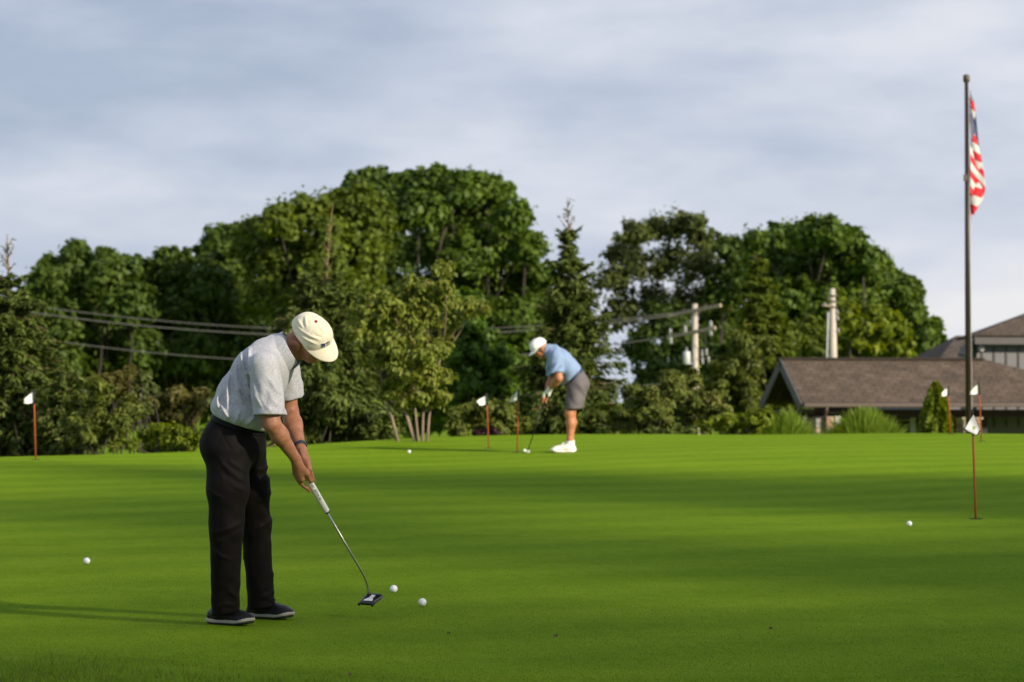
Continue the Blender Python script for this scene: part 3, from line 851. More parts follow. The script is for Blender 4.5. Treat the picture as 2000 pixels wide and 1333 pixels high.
# ------------------------------------------------------------------ utility poles and wires
M_POLE = mat('weathered_pole_wood', (0.44, 0.39, 0.33), 0.85, 0.2, 5.0, bump=0.4, bscale=25, stretch=(1, 1, 0.15))
M_ARM = mat('crossarm_wood', (0.34, 0.27, 0.20), 0.85, 0.2, 6.0)
M_CERAMIC = mat('grey_porcelain', (0.34, 0.35, 0.36), 0.3, 0.05)
M_TANK = mat('painted_steel_grey', (0.48, 0.50, 0.51), 0.45, 0.08)
M_WIRE = mat('aluminium_wire', (0.10, 0.10, 0.095), 0.6, 0.05)
M_DKMETAL = mat('dark_bracket_steel', (0.10, 0.09, 0.085), 0.6, 0.1)

def insulator(root, p, r=0.07, h=0.22):
    M = Matrix.Translation(p)
    MB().lathe([(r * 0.5, 0), (r, 0.03), (r * 0.6, h * 0.35), (r * 0.95, h * 0.45), (r * 0.5, h * 0.7), (r * 0.7, h * 0.8), (r * 0.3, h)], 10, M).build('insulator', M_CERAMIC, root, smooth=True)

PY = 118.0
def pole_left():
    top = at(1357, 594, PY); gz = float(ground_z(np.array([top.x]), np.array([PY]))[0])
    root = empty('utility_pole', (at(1361, 750, PY).x, PY, gz)); tag(root, 'weathered utility pole with two crossarms, wires running off left', 'utility pole', 'utility poles')
    b = local(root, top)
    MB().tube([(0.05, 0, -0.5), (b.x * 0.5, 0, b.z * 0.5), b], [0.18, 0.145, 0.11], 14).build('pole', M_POLE, root, smooth=True)
    def arm(a, c, w):
        a, c = Vector(a), Vector(c); d = (c - a); q = d.to_track_quat('X', 'Z').to_matrix().to_4x4()
        MB().box(0, d.length, -w, w, -w * 1.2, w * 1.2, Matrix.Translation(local(root, a)) @ q).build('crossarm', M_ARM, root, bevel=0.01)
    # arms run across the line of wires: they recede into depth
    arm(at(1408, 597, PY - 1.0), at(1306, 617, PY + 0.8), 0.06)
    arm(at(1397, 641, PY - 0.9), at(1304, 659, PY + 0.8), 0.06)
    for (x, y) in ((1404, 592), (1330, 606), (1312, 609)):
        pass
    for k, (x, y) in enumerate(((1309, 652), (1338, 646), (1388, 637))):
        insulator(root, local(root, at(x, y + 4, PY - 0.7 + 0.4 * (2 - k))), 0.09, 0.28)
    for (x, y) in ((1388, 650), (1310, 666)):
        insulator(root, local(root, at(x, y + 6, PY - 0.8)), 0.09, 0.26)
    for sgn in (-1, 1):
        MB().tube([b + Vector((sgn * 0.48, -0.1 * sgn, -0.10 + 0.10 * sgn)), b + Vector((sgn * 0.09, -0.14, -0.46))], 0.022, 6).build('brace', M_DKMETAL, root)
    tk = local(root, at(1341, 712, PY - 0.2))
    MB().lathe([(0.02, -0.02), (0.13, 0), (0.15, 0.03), (0.15, 0.46), (0.13, 0.50), (0.02, 0.52)], 16, Matrix.Translation(tk)).build('transformer', M_TANK, root, smooth=True)
    MB().box(0.1, 0.26, -0.03, 0.03, 0.12, 0.3, Matrix.Translation(tk)).build('hanger', M_DKMETAL, root)
    insulator(root, tk + Vector((0, 0, 0.5)), 0.05, 0.2)
    for k, (x, y) in enumerate(((1372, 705), (1380, 688), (1371, 690), (1384, 703))):
        p = local(root, at(x, y, PY - 0.1))
        MB().lathe([(0.03, -0.14), (0.055, -0.1), (0.035, -0.03), (0.055, 0.03), (0.035, 0.1), (0.02, 0.14)], 9, Matrix.Translation(p)).build('cutout_switch', M_CERAMIC, root, smooth=True)
    MB().tube([local(root, at(1361, 702, PY - 0.12)), local(root, at(1386, 700, PY - 0.12))], 0.02, 6).build('bracket', M_DKMETAL, root)
    MB().tube([local(root, at(1378, 646, PY - 0.6)), local(root, at(1378, 670, PY - 0.35)), local(root, at(1374, 690, PY - 0.12))], 0.014, 5).build('lead_wire', M_DKMETAL, root)
pole_left()
def pole_right():
    Y = 92.0
    top = at(1626, 564, Y); gz = float(ground_z(np.array([top.x]), np.array([Y]))[0])
    root = empty('utility_pole', (at(1631, 760, Y).x, Y, gz)); tag(root, 'stout pale utility pole with banded top behind the clubhouse roof', 'utility pole', 'utility poles')
    b = local(root, top)
    MB().tube([(0, 0, -0.5), (b.x * 0.5, 0, b.z * 0.5), b], [0.19, 0.15, 0.08], 16).build('pole', M_POLE, root, smooth=True)
    for y in (578, 589, 600):
        p = local(root, at(1627, y, Y))
        MB().lathe([(0.10, -0.022), (0.135, -0.018), (0.135, 0.018), (0.10, 0.022)], 16, Matrix.Translation(p)).build('band', M_DKMETAL, root, smooth=True)
    MB().tube([local(root, at(1627, 599, Y - 0.1)), local(root, at(1606, 597, Y - 0.1))], 0.03, 6).build('bracket', M_ARM, root)
    insulator(root, local(root, at(1611, 599, Y - 0.1)), 0.05, 0.12)
    for x, y in ((1635, 610), (1636, 622), (1637, 646)):
        insulator(root, local(root, at(x, y + 4, Y - 0.05)), 0.05, 0.14)
    MB().tube([local(root, at(1620.5, y, Y - 0.02)) + Vector((-0.04 - 0.0005 * (y - 580), -0.1, 0)) for y in (610, 650, 700, 740)], 0.03, 6).build('conduit', M_TANK, root, smooth=True)
pole_right()

def wire(label, pts, Y0, Y1, r):
    P = []
    xs = np.array([p[0] for p in pts], float); ys = np.array([p[1] for p in pts], float)
    co = np.polyfit(xs, ys, 2)
    for t in np.linspace(0, 1, 40):
        x = xs[0] + (xs[-1] - xs[0]) * t
        P.append(at(x, float(np.polyval(co, x)), Y0 + (Y1 - Y0) * t))
    c = P[0].copy()
    o = empty('overhead_wire', c); bpy.data.objects.remove(o)
    mb = MB(); mb.tube([p - c for p in P], r, 6)
    o = mb.build('overhead_wire', M_WIRE, None, smooth=True); o.location = c
    tag(o, label, 'wire', 'overhead wires')
WY = 112.0
wire('uppermost overhead wire crossing the trees from the left', [(-60, 583), (200, 607), (520, 642), (905, 648), (1060, 638), (1250, 618), (1306, 612)], WY, PY + 0.8, 0.015)
wire('thick upper overhead wire just below the uppermost one', [(-60, 597), (60, 607), (250, 630), (520, 653), (905, 657), (1060, 645), (1330, 612)], WY - 0.6, PY + 0.3, 0.018)
wire('single middle overhead wire below the upper pair', [(-60, 642), (85, 661), (250, 681), (450, 699), (875, 706), (1035, 696), (1215, 671), (1309, 654)], WY, PY + 0.8, 0.015)
wire('lowest faint overhead wire passing behind the shrubs', [(-60, 738), (130, 757), (300, 775), (420, 782), (900, 778), (1200, 760), (1358, 742)], WY, PY - 0.2, 0.016)

# ------------------------------------------------------------------ the clubhouse
M_STONE = [mat('stone_%s' % n, c, 0.85, 0.22, 9.0, bump=0.6, bscale=25) for n, c in (('tan', (0.34, 0.26, 0.18)), ('rust', (0.31, 0.19, 0.12)), ('grey', (0.27, 0.245, 0.22)), ('buff', (0.42, 0.34, 0.25)))]
M_MORTAR = mat('mortar', (0.26, 0.24, 0.21), 0.95, 0.1)
M_SIDING = mat('grey_board_siding', (0.155, 0.155, 0.165), 0.75, 0.08, 3.0)
M_TRIM = mat('grey_trim_board', (0.075, 0.072, 0.072), 0.7, 0.08)
M_FASCIA = mat('brown_gutter', (0.085, 0.058, 0.048), 0.5, 0.08)
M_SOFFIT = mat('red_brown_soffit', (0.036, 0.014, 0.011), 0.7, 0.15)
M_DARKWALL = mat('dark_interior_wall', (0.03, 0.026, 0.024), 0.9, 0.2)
M_GLASS = mat('window_glass', (0.03, 0.035, 0.04), 0.08, 0.02)
M_FRAME = mat('pale_window_frame', (0.55, 0.55, 0.55), 0.6, 0.05)
def shingle_mat():
    m, nt, N, L, b = new_mat('roof_shingles')
    uv = N.new('ShaderNodeUVMap'); uv.uv_map = 'roof'
    br = N.new('ShaderNodeTexBrick')
    br.inputs['Color1'].default_value = (0.078, 0.056, 0.042, 1); br.inputs['Color2'].default_value = (0.112, 0.082, 0.061, 1)
    br.inputs['Mortar'].default_value = (0.038, 0.030, 0.025, 1)
    br.inputs['Scale'].default_value = 1.0; br.inputs['Brick Width'].default_value = 0.30; br.inputs['Row Height'].default_value = 0.145
    br.inputs['Mortar Size'].default_value = 0.012; br.offset = 0.37
    L.new(uv.outputs[0], br.inputs['Vector'])
    nz = N.new('ShaderNodeTexNoise'); nz.inputs['Scale'].default_value = 2.2; nz.inputs['Detail'].default_value = 6
    L.new(uv.outputs[0], nz.inputs['Vector'])
    mx = N.new('ShaderNodeMix'); mx.data_type = 'RGBA'; mx.blend_type = 'OVERLAY'; mx.inputs['Factor'].default_value = 0.55
    L.new(br.outputs['Color'], mx.inputs['A']); L.new(nz.outputs['Fac'], mx.inputs['B'])
    hs = N.new('ShaderNodeHueSaturation'); hs.inputs['Saturation'].default_value = 0.9
    L.new(mx.outputs['Result'], hs.inputs['Color'])
    L.new(hs.outputs[0], b.inputs['Base Color'])
    b.inputs['Roughness'].default_value = 0.9; b.inputs['Specular IOR Level'].default_value = 0.2
    bp = N.new('ShaderNodeBump'); bp.inputs['Strength'].default_value = 0.6; bp.inputs['Distance'].default_value = 0.02
    L.new(br.outputs['Fac'], bp.inputs['Height']); bp.invert = True
    L.new(bp.outputs[0], b.inputs['Normal'])
    return m
M_SHINGLE = shingle_mat()

def roof_slab(name, quad, thick, parent, material=None):
    """A roof plane as a slab; quad: eave-left, eave-right, ridge-right, ridge-left in the parent's frame."""
    q = [Vector(p) for p in quad]
    n = (q[1] - q[0]).cross(q[3] - q[0]).normalized()
    if n.z < 0: n = -n
    bm = bmesh.new()
    top = [bm.verts.new(p) for p in q]; bot = [bm.verts.new(p - n * thick) for p in q]
    bm.faces.new(top); bm.faces.new(bot[::-1])
    k = len(q)
    for i in range(k): bm.faces.new((top[i], bot[i], bot[(i + 1) % k], top[(i + 1) % k]))
    bmesh.ops.recalc_face_normals(bm, faces=list(bm.faces))
    uv = bm.loops.layers.uv.new('roof')
    e = (q[1] - q[0]).normalized(); u = n.cross(e)
    for f in bm.faces:
        for lp in f.loops:
            d = lp.vert.co - q[0]
            lp[uv].uv = (d.dot(e), d.dot(u))
    me = bpy.data.meshes.new(name); bm.to_mesh(me); bm.free()
    return link(name, me, material or M_SHINGLE, parent)

HY = 75.0
def clubhouse():
    s = HY / FPX
    th = R(13.0)                                   # the porch roof runs right and slightly away from the camera
    ex = Vector((math.cos(th), math.sin(th), 0)); ey = Vector((-math.sin(th), math.cos(th), 0))
    o = at(1568, 786, HY)                          # front left eave corner
    gz = float(ground_z(np.array([o.x]), np.array([HY]))[0])
    root = empty('clubhouse', (o.x, o.y, gz), th)
    tag(root, 'clubhouse with long shingled porch roof, stone pillars and grey board gable', 'building')
    ez = o.z - gz                                  # eave height
    rise = 1.12; half = 1.68
    over = 0.0
    Ln = 9.5
    # porch roof: front and rear slope
    roof_slab('roof', [(0, 0, ez), (Ln, 0, ez), (4.75 + 0.75, half, ez + rise), (-0.02, half, ez + rise)], 0.07, root)
    roof_slab('roof', [(0, 2 * half, ez), (-0.02, half + 0.004, ez + rise - 0.002), (5.5, half + 0.004, ez + rise - 0.002), (9.5, 2 * half, ez)], 0.07, root)
    MB().box(0.0, 5.5, half - 0.11, half + 0.11, ez + rise - 0.025, ez + rise + 0.025).build('ridge_cap', M_SHINGLE, root)
    # barge boards on the gable end
    for sg in (-1, 1):
        a = Vector((-0.06, half + 0.0, ez + rise + 0.01)); b = Vector((-0.06, half + sg * (half + 0.02), ez - 0.03))
        d = b - a; n = Vector((0, -d.z, d.y)).normalized()
        if n.z > 0: n = -n
        MB().prism([a, b, b + n * 0.24, a + n * 0.24], (0.05, 0, 0)).build('barge_board', M_TRIM, root)
    # recessed gable wall, ceiling and fascia
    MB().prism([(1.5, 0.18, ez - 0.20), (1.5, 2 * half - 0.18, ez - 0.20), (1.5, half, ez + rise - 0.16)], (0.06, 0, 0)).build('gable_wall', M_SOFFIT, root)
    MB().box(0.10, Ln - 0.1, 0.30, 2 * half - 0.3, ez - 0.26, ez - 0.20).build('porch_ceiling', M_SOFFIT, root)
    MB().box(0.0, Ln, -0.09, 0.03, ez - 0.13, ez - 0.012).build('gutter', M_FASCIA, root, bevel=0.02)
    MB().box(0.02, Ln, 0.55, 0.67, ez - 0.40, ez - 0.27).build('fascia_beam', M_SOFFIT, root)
    # rear wall with openings
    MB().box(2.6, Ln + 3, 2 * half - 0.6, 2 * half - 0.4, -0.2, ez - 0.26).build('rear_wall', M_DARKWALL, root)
    for x0, x1, z0, z1 in ((2.75, 3.25, 0.2, ez - 0.45), (3.45, 4.0, 0.2, ez - 0.45)):
        f = MB().box(x0, x1, 2 * half - 0.66, 2 * half - 0.605, z0, z1).build('window', M_FRAME, root)
        MB().box(x0 + 0.06, x1 - 0.06, 2 * half - 0.68, 2 * half - 0.663, z0 + 0.06, z1 - 0.06).build('pane', M_GLASS, f)
    # stone pillars, built of single stones
    g = np.random.default_rng(5)
    def pillar(x0, x1, y0, zt, name='stone_pillar'):
        core = MB().box(x0 + 0.02, x1 - 0.02, y0 + 0.02, y0 + (x1 - x0) - 0.02, -0.3, zt).build(name, M_MORTAR, root)
        z = zt - 0.02
        meshes = {}
        while z > 0.1:
            h = g.uniform(0.10, 0.19)
            for face in (0, 1, 2):                  # front, left and right faces
                a = 0.0; W = x1 - x0
                while a < W - 0.03:
                    w = min(g.uniform(0.13, 0.28), W - a)
                    if W - a - w < 0.07: w = W - a
                    pr = g.uniform(0.0, 0.018)
                    mbk = MB()
                    if face == 0: mbk.box(x0 + a + 0.008, x0 + a + w - 0.008, y0 - pr, y0 + 0.05, z - h + 0.014, z)
                    elif face == 1: mbk.box(x0 - pr, x0 + 0.05, y0 + a + 0.06, y0 + min(a + w, W - 0.01) + 0.045, z - h + 0.014, z)
                    else: mbk.box(x1 - 0.05, x1 + pr, y0 + a + 0.06, y0 + min(a + w, W - 0.01) + 0.045, z - h + 0.014, z)
                    mbk.build('stone', M_STONE[int(g.integers(0, 4))], core, bevel=0.009)
                    a += w
            z -= h
        return core
    pillar(0.42, 0.92, 0.25, ez - 0.36)
    pillar(4.38, 4.86, 0.25, ez - 0.40)
    MB().box(4.33, 4.91, 0.20, 0.78, ez - 0.44, ez - 0.395).build('capstone', M_STONE[3], root, bevel=0.01)
    MB().box(0.96, 1.10, 0.30, 0.42, 0, ez - 0.36).build('post', M_FRAME, root)
    MB().box(0.10, 0.20, 0.30, 0.42, 0, ez - 0.36).build('post', M_TRIM, root)
    MB().box(3.60, 3.72, 1.9, 2.0, 0, ez - 0.3).build('post', M_FRAME, root)
    MB().box(3.84, 3.92, 1.9, 2.0, 0, ez - 0.3).build('post', M_FRAME, root)
    MB().tube([(0.62, -0.04, ez - 0.13), (0.62, 0.02, ez - 0.25), (0.66, 0.18, ez - 0.34), (0.66, 0.19, 0.1)], 0.045, 8).build('downpipe', M_FASCIA, root, smooth=True)
    # dark garage bay at right and the block behind it
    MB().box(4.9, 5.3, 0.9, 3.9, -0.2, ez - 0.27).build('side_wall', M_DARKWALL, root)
    MB().box(1.7, 3.4, 2.2, 2.3, ez - 1.15, ez - 0.95).build('bench_rail', M_TRIM, root)
    # two-storey gable block rising behind the right end
    bx = 5.05; by = half + 0.35
    zt = ez + rise
    def W(px, py, Y):                               # photograph point in the building's frame
        p = at(px, py, Y) - root.location
        return Vector((p.dot(ex), p.dot(ey), p.z))
    Yg = HY + 3.6
    a = W(1905, 655, Yg); b = W(2190, 655, Yg); zl = W(1905, 760, Yg).z
    MB().prism([(a.x + 0.18, a.y + 0.35, 0), (b.x, a.y + 0.35, 0), (b.x, a.y + 4.5, 0), (a.x + 1.35, a.y + 4.5, 0)], (0, 0, a.z - 0.22)).build('upper_wall', M_SIDING, root)
    x = a.x + 0.30
    while x < b.x:
        MB().box(x, x + 0.045, a.y + 0.322, a.y + 0.353, zl - 1.0, a.z - 0.30).build('batten', M_TRIM, root)
        x += 0.345
    up = 1.05
    roof_slab('roof', [(a.x - 0.06, a.y, a.z), (b.x, a.y, a.z), (b.x, a.y + 2.3, a.z + 1.12), (a.x + 3.7, a.y + 2.3, a.z + 1.12)], 0.07, root)
    roof_slab('roof', [(a.x + 1.25, a.y + 4.6, a.z - 0.0), (a.x - 0.06, a.y + 0.004, a.z - 0.003), (a.x + 3.7, a.y + 2.3, a.z + 1.117), (a.x + 3.7, a.y + 2.31, a.z + 1.117)], 0.07, root)
    MB().box(a.x - 0.02, b.x, a.y - 0.03, a.y + 0.01, a.z - 0.24, a.z - 0.06).build('fascia_board', M_TRIM, root)
    MB().box(a.x, b.x, a.y + 0.012, a.y + 0.34, a.z - 0.24, a.z - 0.20).build('soffit', M_SIDING, root)
    MB().tube([(a.x + 0.25, a.y + 0.20, a.z - 0.34), (a.x + 0.25, a.y + 0.36, a.z - 0.34)], 0.09, 12).build('flood_lamp', M_FRAME, root, smooth=True)
    # lower kicked eave of the block at its left
    k0 = W(1882, 692, Yg + 0.1)
    roof_slab('roof', [(k0.x, k0.y, k0.z), (a.x + 0.02, a.y + 0.03, a.z - 0.05), (a.x + 0.42, a.y + 1.5, a.z - 0.05), (k0.x + 0.40, k0.y + 1.5, k0.z)], 0.06, root, M_TRIM)
    # hipped roof farther back
    Yb = HY + 13
    p0, p1, p2, p3 = W(1800, 706, Yb - 1), W(1868, 656, Yb + 2), W(1925, 656, Yb + 2), W(1935, 706, Yb - 1)
    roof_slab('roof', [W(1832, 706, Yb - 1.5), p3, p2, p1], 0.07, root)
    roof_slab('roof', [p0 + Vector((1.3, 5, 0)), W(1832, 706, Yb - 1.5), p1, p1 + Vector((0, 0.02, 0))], 0.07, root)
    MB().box(p0.x + 0.4, p3.x + 3, p0.y + 0.8, p0.y + 5, 0, p0.z - 0.1).build('rear_block_wall', M_SIDING, root)
clubhouse()

# ------------------------------------------------------------------ flagpole with the limp flag
M_BRONZE = mat('dark_bronze_pole', (0.040, 0.025, 0.018), 0.42, 0.1, metal=0.2)
M_RED = mat('flag_red', (0.58, 0.012, 0.025), 0.75, 0.06)
M_WHITE = mat('flag_white', (0.62, 0.61, 0.60), 0.75, 0.04)
M_BLUE = mat('flag_blue', (0.018, 0.03, 0.11), 0.75, 0.06)
M_BRASS = mat('weathered_bronze', (0.085, 0.062, 0.04), 0.5, 0.15)
FY = 55.0
def flagpole():
    base = at(1893, 850, FY); gz = float(ground_z(np.array([base.x]), np.array([FY]))[0])
    top = at(1887.5, 160, FY)
    root = empty('flagpole', (base.x, FY, gz)); tag(root, 'tall dark bronze flagpole in front of the clubhouse', 'flagpole')
    t = local(root, top)
    MB().tube([(0, 0, -0.4), (t.x * 0.5, 0, t.z * 0.5), t], [0.062, 0.055, 0.033], 18).build('pole', M_BRONZE, root, smooth=True)
    MB().lathe([(0.035, -0.02), (0.06, 0.0), (0.062, 0.10), (0.05, 0.125), (0.02, 0.135)], 14, Matrix.Translation(t)).build('finial', M_BRASS, root, smooth=True)
    c = local(root, at(1885, 348, FY))
    MB().box(-0.035, 0.03, -0.09, -0.03, -0.06, 0.06, Matrix.Translation(c)).build('cleat', M_DKMETAL, root, bevel=0.008)
    hal = [local(root, at(1891.5, 170, FY)) + Vector((0.004, -0.05, 0)), local(root, at(1892.5, 350, FY)) + Vector((0.0, -0.065, 0)), local(root, at(1897, 800, FY)) + Vector((0, -0.075, 0))]
    MB().tube(hal, 0.005, 5).build('halyard', M_FRAME, root)
flagpole()
def flag():
    H = 1.92
    nu, nv = 72, 39
    top = at(1890.5, 174, FY)
    V = np.zeros((nu + 1, nv + 1, 3))
    def tri(t):
        t = t % 2.0
        return t if t < 1 else 2 - t
    for i in range(nu + 1):
        u = i / nu
        for j in range(nv + 1):
            v = j / nv
            t = u * 2.3 + 0.10 * math.sin(3.0 * v)
            k = tri(t); k = 0.5 - 0.5 * math.cos(math.pi * k)          # the cloth doubles back on itself
            z = -v * H - 0.20 * k - 0.20 * u * 2.3 * (0.35 + 0.65 * v)
            w = float(np.interp(-z, [0, 0.2, 0.8, 1.4, 1.85, 2.05, 2.35], [0.035, 0.06, 0.15, 0.215, 0.275, 0.235, 0.06]))
            x = 0.035 + w * k + 0.014 * math.sin(9 * v + 5 * u) * min(1, 3 * u)
            y = -0.045 + 0.032 * u * 2.3 + 0.022 * math.sin(math.pi * k) * (1 if int(t) % 2 == 0 else -1) + 0.012 * math.sin(14 * v + 7 * u)
            V[i, j] = (x, y, z)
    root = empty('national_flag', top); tag(root, 'limp red, white and blue striped flag hanging on the flagpole', 'flag')
    idx = np.arange((nu + 1) * (nv + 1)).reshape(nu + 1, nv + 1)
    F = np.stack([idx[:-1, :-1], idx[1:, :-1], idx[1:, 1:], idx[:-1, 1:]], -1).reshape(-1, 4)
    me = np_mesh('flag_cloth', V.reshape(-1, 3), F, None, smooth=True)
    for m in (M_RED, M_WHITE, M_BLUE): me.materials.append(m)
    mi = np.zeros((nu, nv), dtype=np.int32)
    for j in range(nv): mi[:, j] = (j // 3) % 2
    mi[:int(nu * 0.40), :21] = 2
    for a in range(11):                     # rows of stars
        for b in range(9):
            if (a + b) % 2 == 0:
                i0 = int(1 + a * 2.1); j0 = int(1 + b * 2.25)
                mi[i0:i0 + 1, j0:j0 + 1] = 1
    me.polygons.foreach_set('material_index', mi.ravel())
    o = link('flag_cloth', me, None, root)
    sol = o.modifiers.new('cloth thickness', 'SOLIDIFY'); sol.thickness = 0.003
flag()

# ------------------------------------------------------------------ putting flags, cups and balls
M_PIN = mat('red_brown_pin', (0.40, 0.085, 0.032), 0.45, 0.1, 20.0)
M_BLACKCLOTH = mat('black_nylon', (0.012, 0.013, 0.016), 0.7, 0.1)
M_FLAGWHITE = mat('flag_nylon_white', (0.78, 0.78, 0.76), 0.7, 0.05, 30.0)
M_EMBLEM = mat('printed_green_emblem', (0.26, 0.40, 0.08), 0.7, 0.3, 60.0)
M_CUP = mat('cup_hole_shade', (0.012, 0.012, 0.010), 0.8, 0.1)

def pin_flag(label, base_px, top_px, corners, em=(0.5, 0.5), em_r=0.028, group='putting flags on the green', front=0.0):
    """corners: cloth outline (photograph px) as top-at-pole, outer top, outer bottom, bottom-at-pole."""
    g0 = ray_ground(*base_px)
    Y = g0.y
    root = empty('putting_flag', g0); tag(root, label, 'flag', group)
    top = local(root, at(top_px[0], top_px[1], Y))
    cl = [local(root, at(x, y, Y)) for x, y in corners]
    zb = cl[3].z
    for p in cl: p.y -= front
    def on_pole(z): return Vector((top.x * z / top.z, 0, z))
    MB().tube([(0, 0, -0.05), on_pole(zb), top], [0.0092, 0.0088, 0.0085], 10).build('pin', M_PIN, root, smooth=True)
    MB().tube([on_pole(zb - 0.004 if not front else cl[0].z - 0.03), on_pole(zb * 0.5 + top.z * 0.5 if not front else cl[0].z), top + Vector((0, 0, 0.006))], 0.0125 if not front else 0.0095, 10).build('sleeve', M_BLACKCLOTH, root, smooth=True)
    n = 14
    def surf(u, v):
        a = cl[0].lerp(cl[1], u); b = cl[3].lerp(cl[2], u)
        p = a.lerp(b, v)
        p.y += 0.020 * math.sin(5.5 * u + 1.5 * v) * u - 0.035 * u * u
        p.z -= 0.012 * math.sin(math.pi * u) * (v - 0.3)
        p.x += 0.006 * math.sin(7 * v + 3 * u) * u
        return p
    def sheet(u0, u1, v0, v1, off):
        V = []; Fc = []
        for i in range(n + 1):
            for j in range(n + 1):
                p = surf(u0 + (u1 - u0) * i / n, v0 + (v1 - v0) * j / n)
                V.append((p.x, p.y + off, p.z))
        for i in range(n):
            for j in range(n):
                a = i * (n + 1) + j
                Fc.append((a, a + n + 1, a + n + 2, a + 1))
        return np_mesh('cloth', np.array(V), np.array(Fc), None, smooth=True)
    cloth = link('cloth', sheet(0, 1, 0, 1, 0), M_BLACKCLOTH, root)
    cloth.modifiers.new('thickness', 'SOLIDIFY').thickness = 0.0016
    for sd in (-1, 1):
        w = link('white_field', sheet(0.02, 0.92, 0.06, 0.92, sd * 0.0020), M_FLAGWHITE, cloth)
    # emblem: a small leaf-shaped hill printed on both faces
    for sd in (-1, 1):
        V = []; Fc = []
        m = 16
        for i in range(m + 1):
            t = i / m
            for k in range(2):
                du = (t - 0.5) * 2
                hgt = (0.95 - abs(du) ** 1.8) if k == 0 else -0.32 + 0.22 * du * du
                u = em[0] + du * em_r / max(0.03, (cl[1] - cl[0]).length) ; v = em[1] - hgt * em_r * 0.75 / max(0.03, (cl[3] - cl[0]).length)
                p = surf(min(0.9, max(0.04, u)), min(0.9, max(0.08, v)))
                V.append((p.x, p.y + sd * 0.0034, p.z))
        for i in range(m): Fc.append((2 * i, 2 * i + 2, 2 * i + 3, 2 * i + 1))
        link('emblem', np_mesh('emblem', np.array(V), np.array(Fc), M_EMBLEM), None, cloth)
    # the cup: raised rim round a black disc, the hole's shade put into colour
    MB().lathe([(0.054, -0.02), (0.054, 0.004), (0.050, 0.0045), (0.049, 0.001), (0.008, 0.001), (0.007, -0.02)], 28).build('cup', M_CUP, root, smooth=False)
    return root
pin_flag('nearest putting flag at right, cloth hanging folded, green emblem facing us', (1906, 1014), (1899, 804), [(1900, 808), (1879, 839), (1903, 852), (1914, 842)], (0.42, 0.60), 0.026, front=0.022)
pin_flag('putting flag at far left in front of the spruce', (70, 898), (66, 762), [(65, 763), (50, 778), (44, 789), (65, 789)], (0.5, 0.5), 0.018)
pin_flag('left of the paired putting flags, cloth held out square', (955, 876), (950, 769), [(949, 772), (930, 784), (934, 793), (950, 791)], (0.5, 0.5), 0.030)
pin_flag('right of the paired putting flags, beside the golfer in blue', (1010, 884), (1013, 762), [(1011, 763), (1000, 774), (992, 787), (1010, 784)], (0.45, 0.5), 0.025)
pin_flag('farthest putting flag, right next to the cone-shaped arborvitae', (1856, 848), (1852, 755), [(1850, 757), (1840, 766), (1836, 775), (1850, 774)], (0.5, 0.55), 0.02)
pin_flag('putting flag just right of the flagpole foot', (1917, 862), (1912, 748), [(1909, 750), (1896, 764), (1891, 771), (1910, 771)], (0.5, 0.55), 0.028)

def ball_mesh():
    bm = bmesh.new()
    bmesh.ops.create_icosphere(bm, subdivisions=5, radius=0.02135)
    V = np.array([v.co[:] for v in bm.verts])
    n = 336
    i = np.arange(n) + 0.5
    ph = np.arccos(1 - 2 * i / n); th = np.pi * (1 + 5 ** 0.5) * i
    D = np.stack([np.cos(th) * np.sin(ph), np.sin(th) * np.sin(ph), np.cos(ph)], 1)
    U = V / 0.02135
    m = (U @ D.T).max(1)
    a = np.arccos(np.clip(m, -1, 1))
    r = 0.088
    d = np.where(a < r, 0.00028 * (1 - (a / r) ** 2), 0)
    V2 = U * (0.02135 - d)[:, None]
    for v, c in zip(bm.verts, V2): v.co = c
    me = bpy.data.meshes.new('golf_ball'); bm.to_mesh(me); bm.free()
    me.polygons.foreach_set('use_smooth', np.ones(len(me.polygons), dtype=bool))
    me.materials.append(mat('ball_urethane', (0.80, 0.81, 0.82), 0.28, 0.02))
    return me
BALL = ball_mesh()
M_INK = mat('ball_ink', (0.03, 0.035, 0.05), 0.5, 0.1)
def golf_ball(px, py_bottom, label, mark=None):
    g0 = ray_ground(px, py_bottom)
    o = link('golf_ball', BALL)
    o.location = g0 + Vector((0, 0, 0.0222))
    o.rotation_euler = (px * 0.7, py_bottom * 0.9, px * 0.3)
    tag(o, label, 'golf ball', 'golf balls on the green')
    if mark:
        r = 0.02150
        V, F = [], []
        for (a0, e0, w, h) in mark:
            for (a, e) in ((a0, e0), (a0 + w, e0 + 0.05), (a0 + w, e0 + h + 0.05), (a0, e0 + h)):
                q = Vector((math.sin(a) * math.cos(e), -math.cos(a) * math.cos(e), math.sin(e))) * r
                V.append(q)
            F.append([len(V) - 4 + k for k in range(4)])
        me = np_mesh('ball_print', np.array([v[:] for v in V]), np.array(F), M_INK)
        p = link('ball_print', me, None, o)
        p.matrix_parent_inverse = o.rotation_euler.to_matrix().to_4x4().inverted()
    return o
_pr = [(-0.55, 0.55, 0.10, 0.34), (-0.40, 0.62, 0.16, 0.06), (-0.36, 0.78, 0.16, 0.06), (-0.2, 0.62, 0.06, 0.22)]
golf_ball(825, 1185, 'nearest golf ball, right of the mallet putter', [(-0.65, 0.10, 0.05, 0.2), (-0.55, 0.22, 0.10, 0.05)])
golf_ball(769, 1158.5, 'golf ball just beyond the mallet putter head', _pr)
golf_ball(169.5, 1103, 'golf ball alone on the left, behind the near golfer')
golf_ball(1776, 1029, 'golf ball left of the nearest putting flag at right')
golf_ball(799, 886, 'golf ball far back below the dogwood stems')
golf_ball(1024.5, 884, 'golf ball at the putter of the golfer in blue')

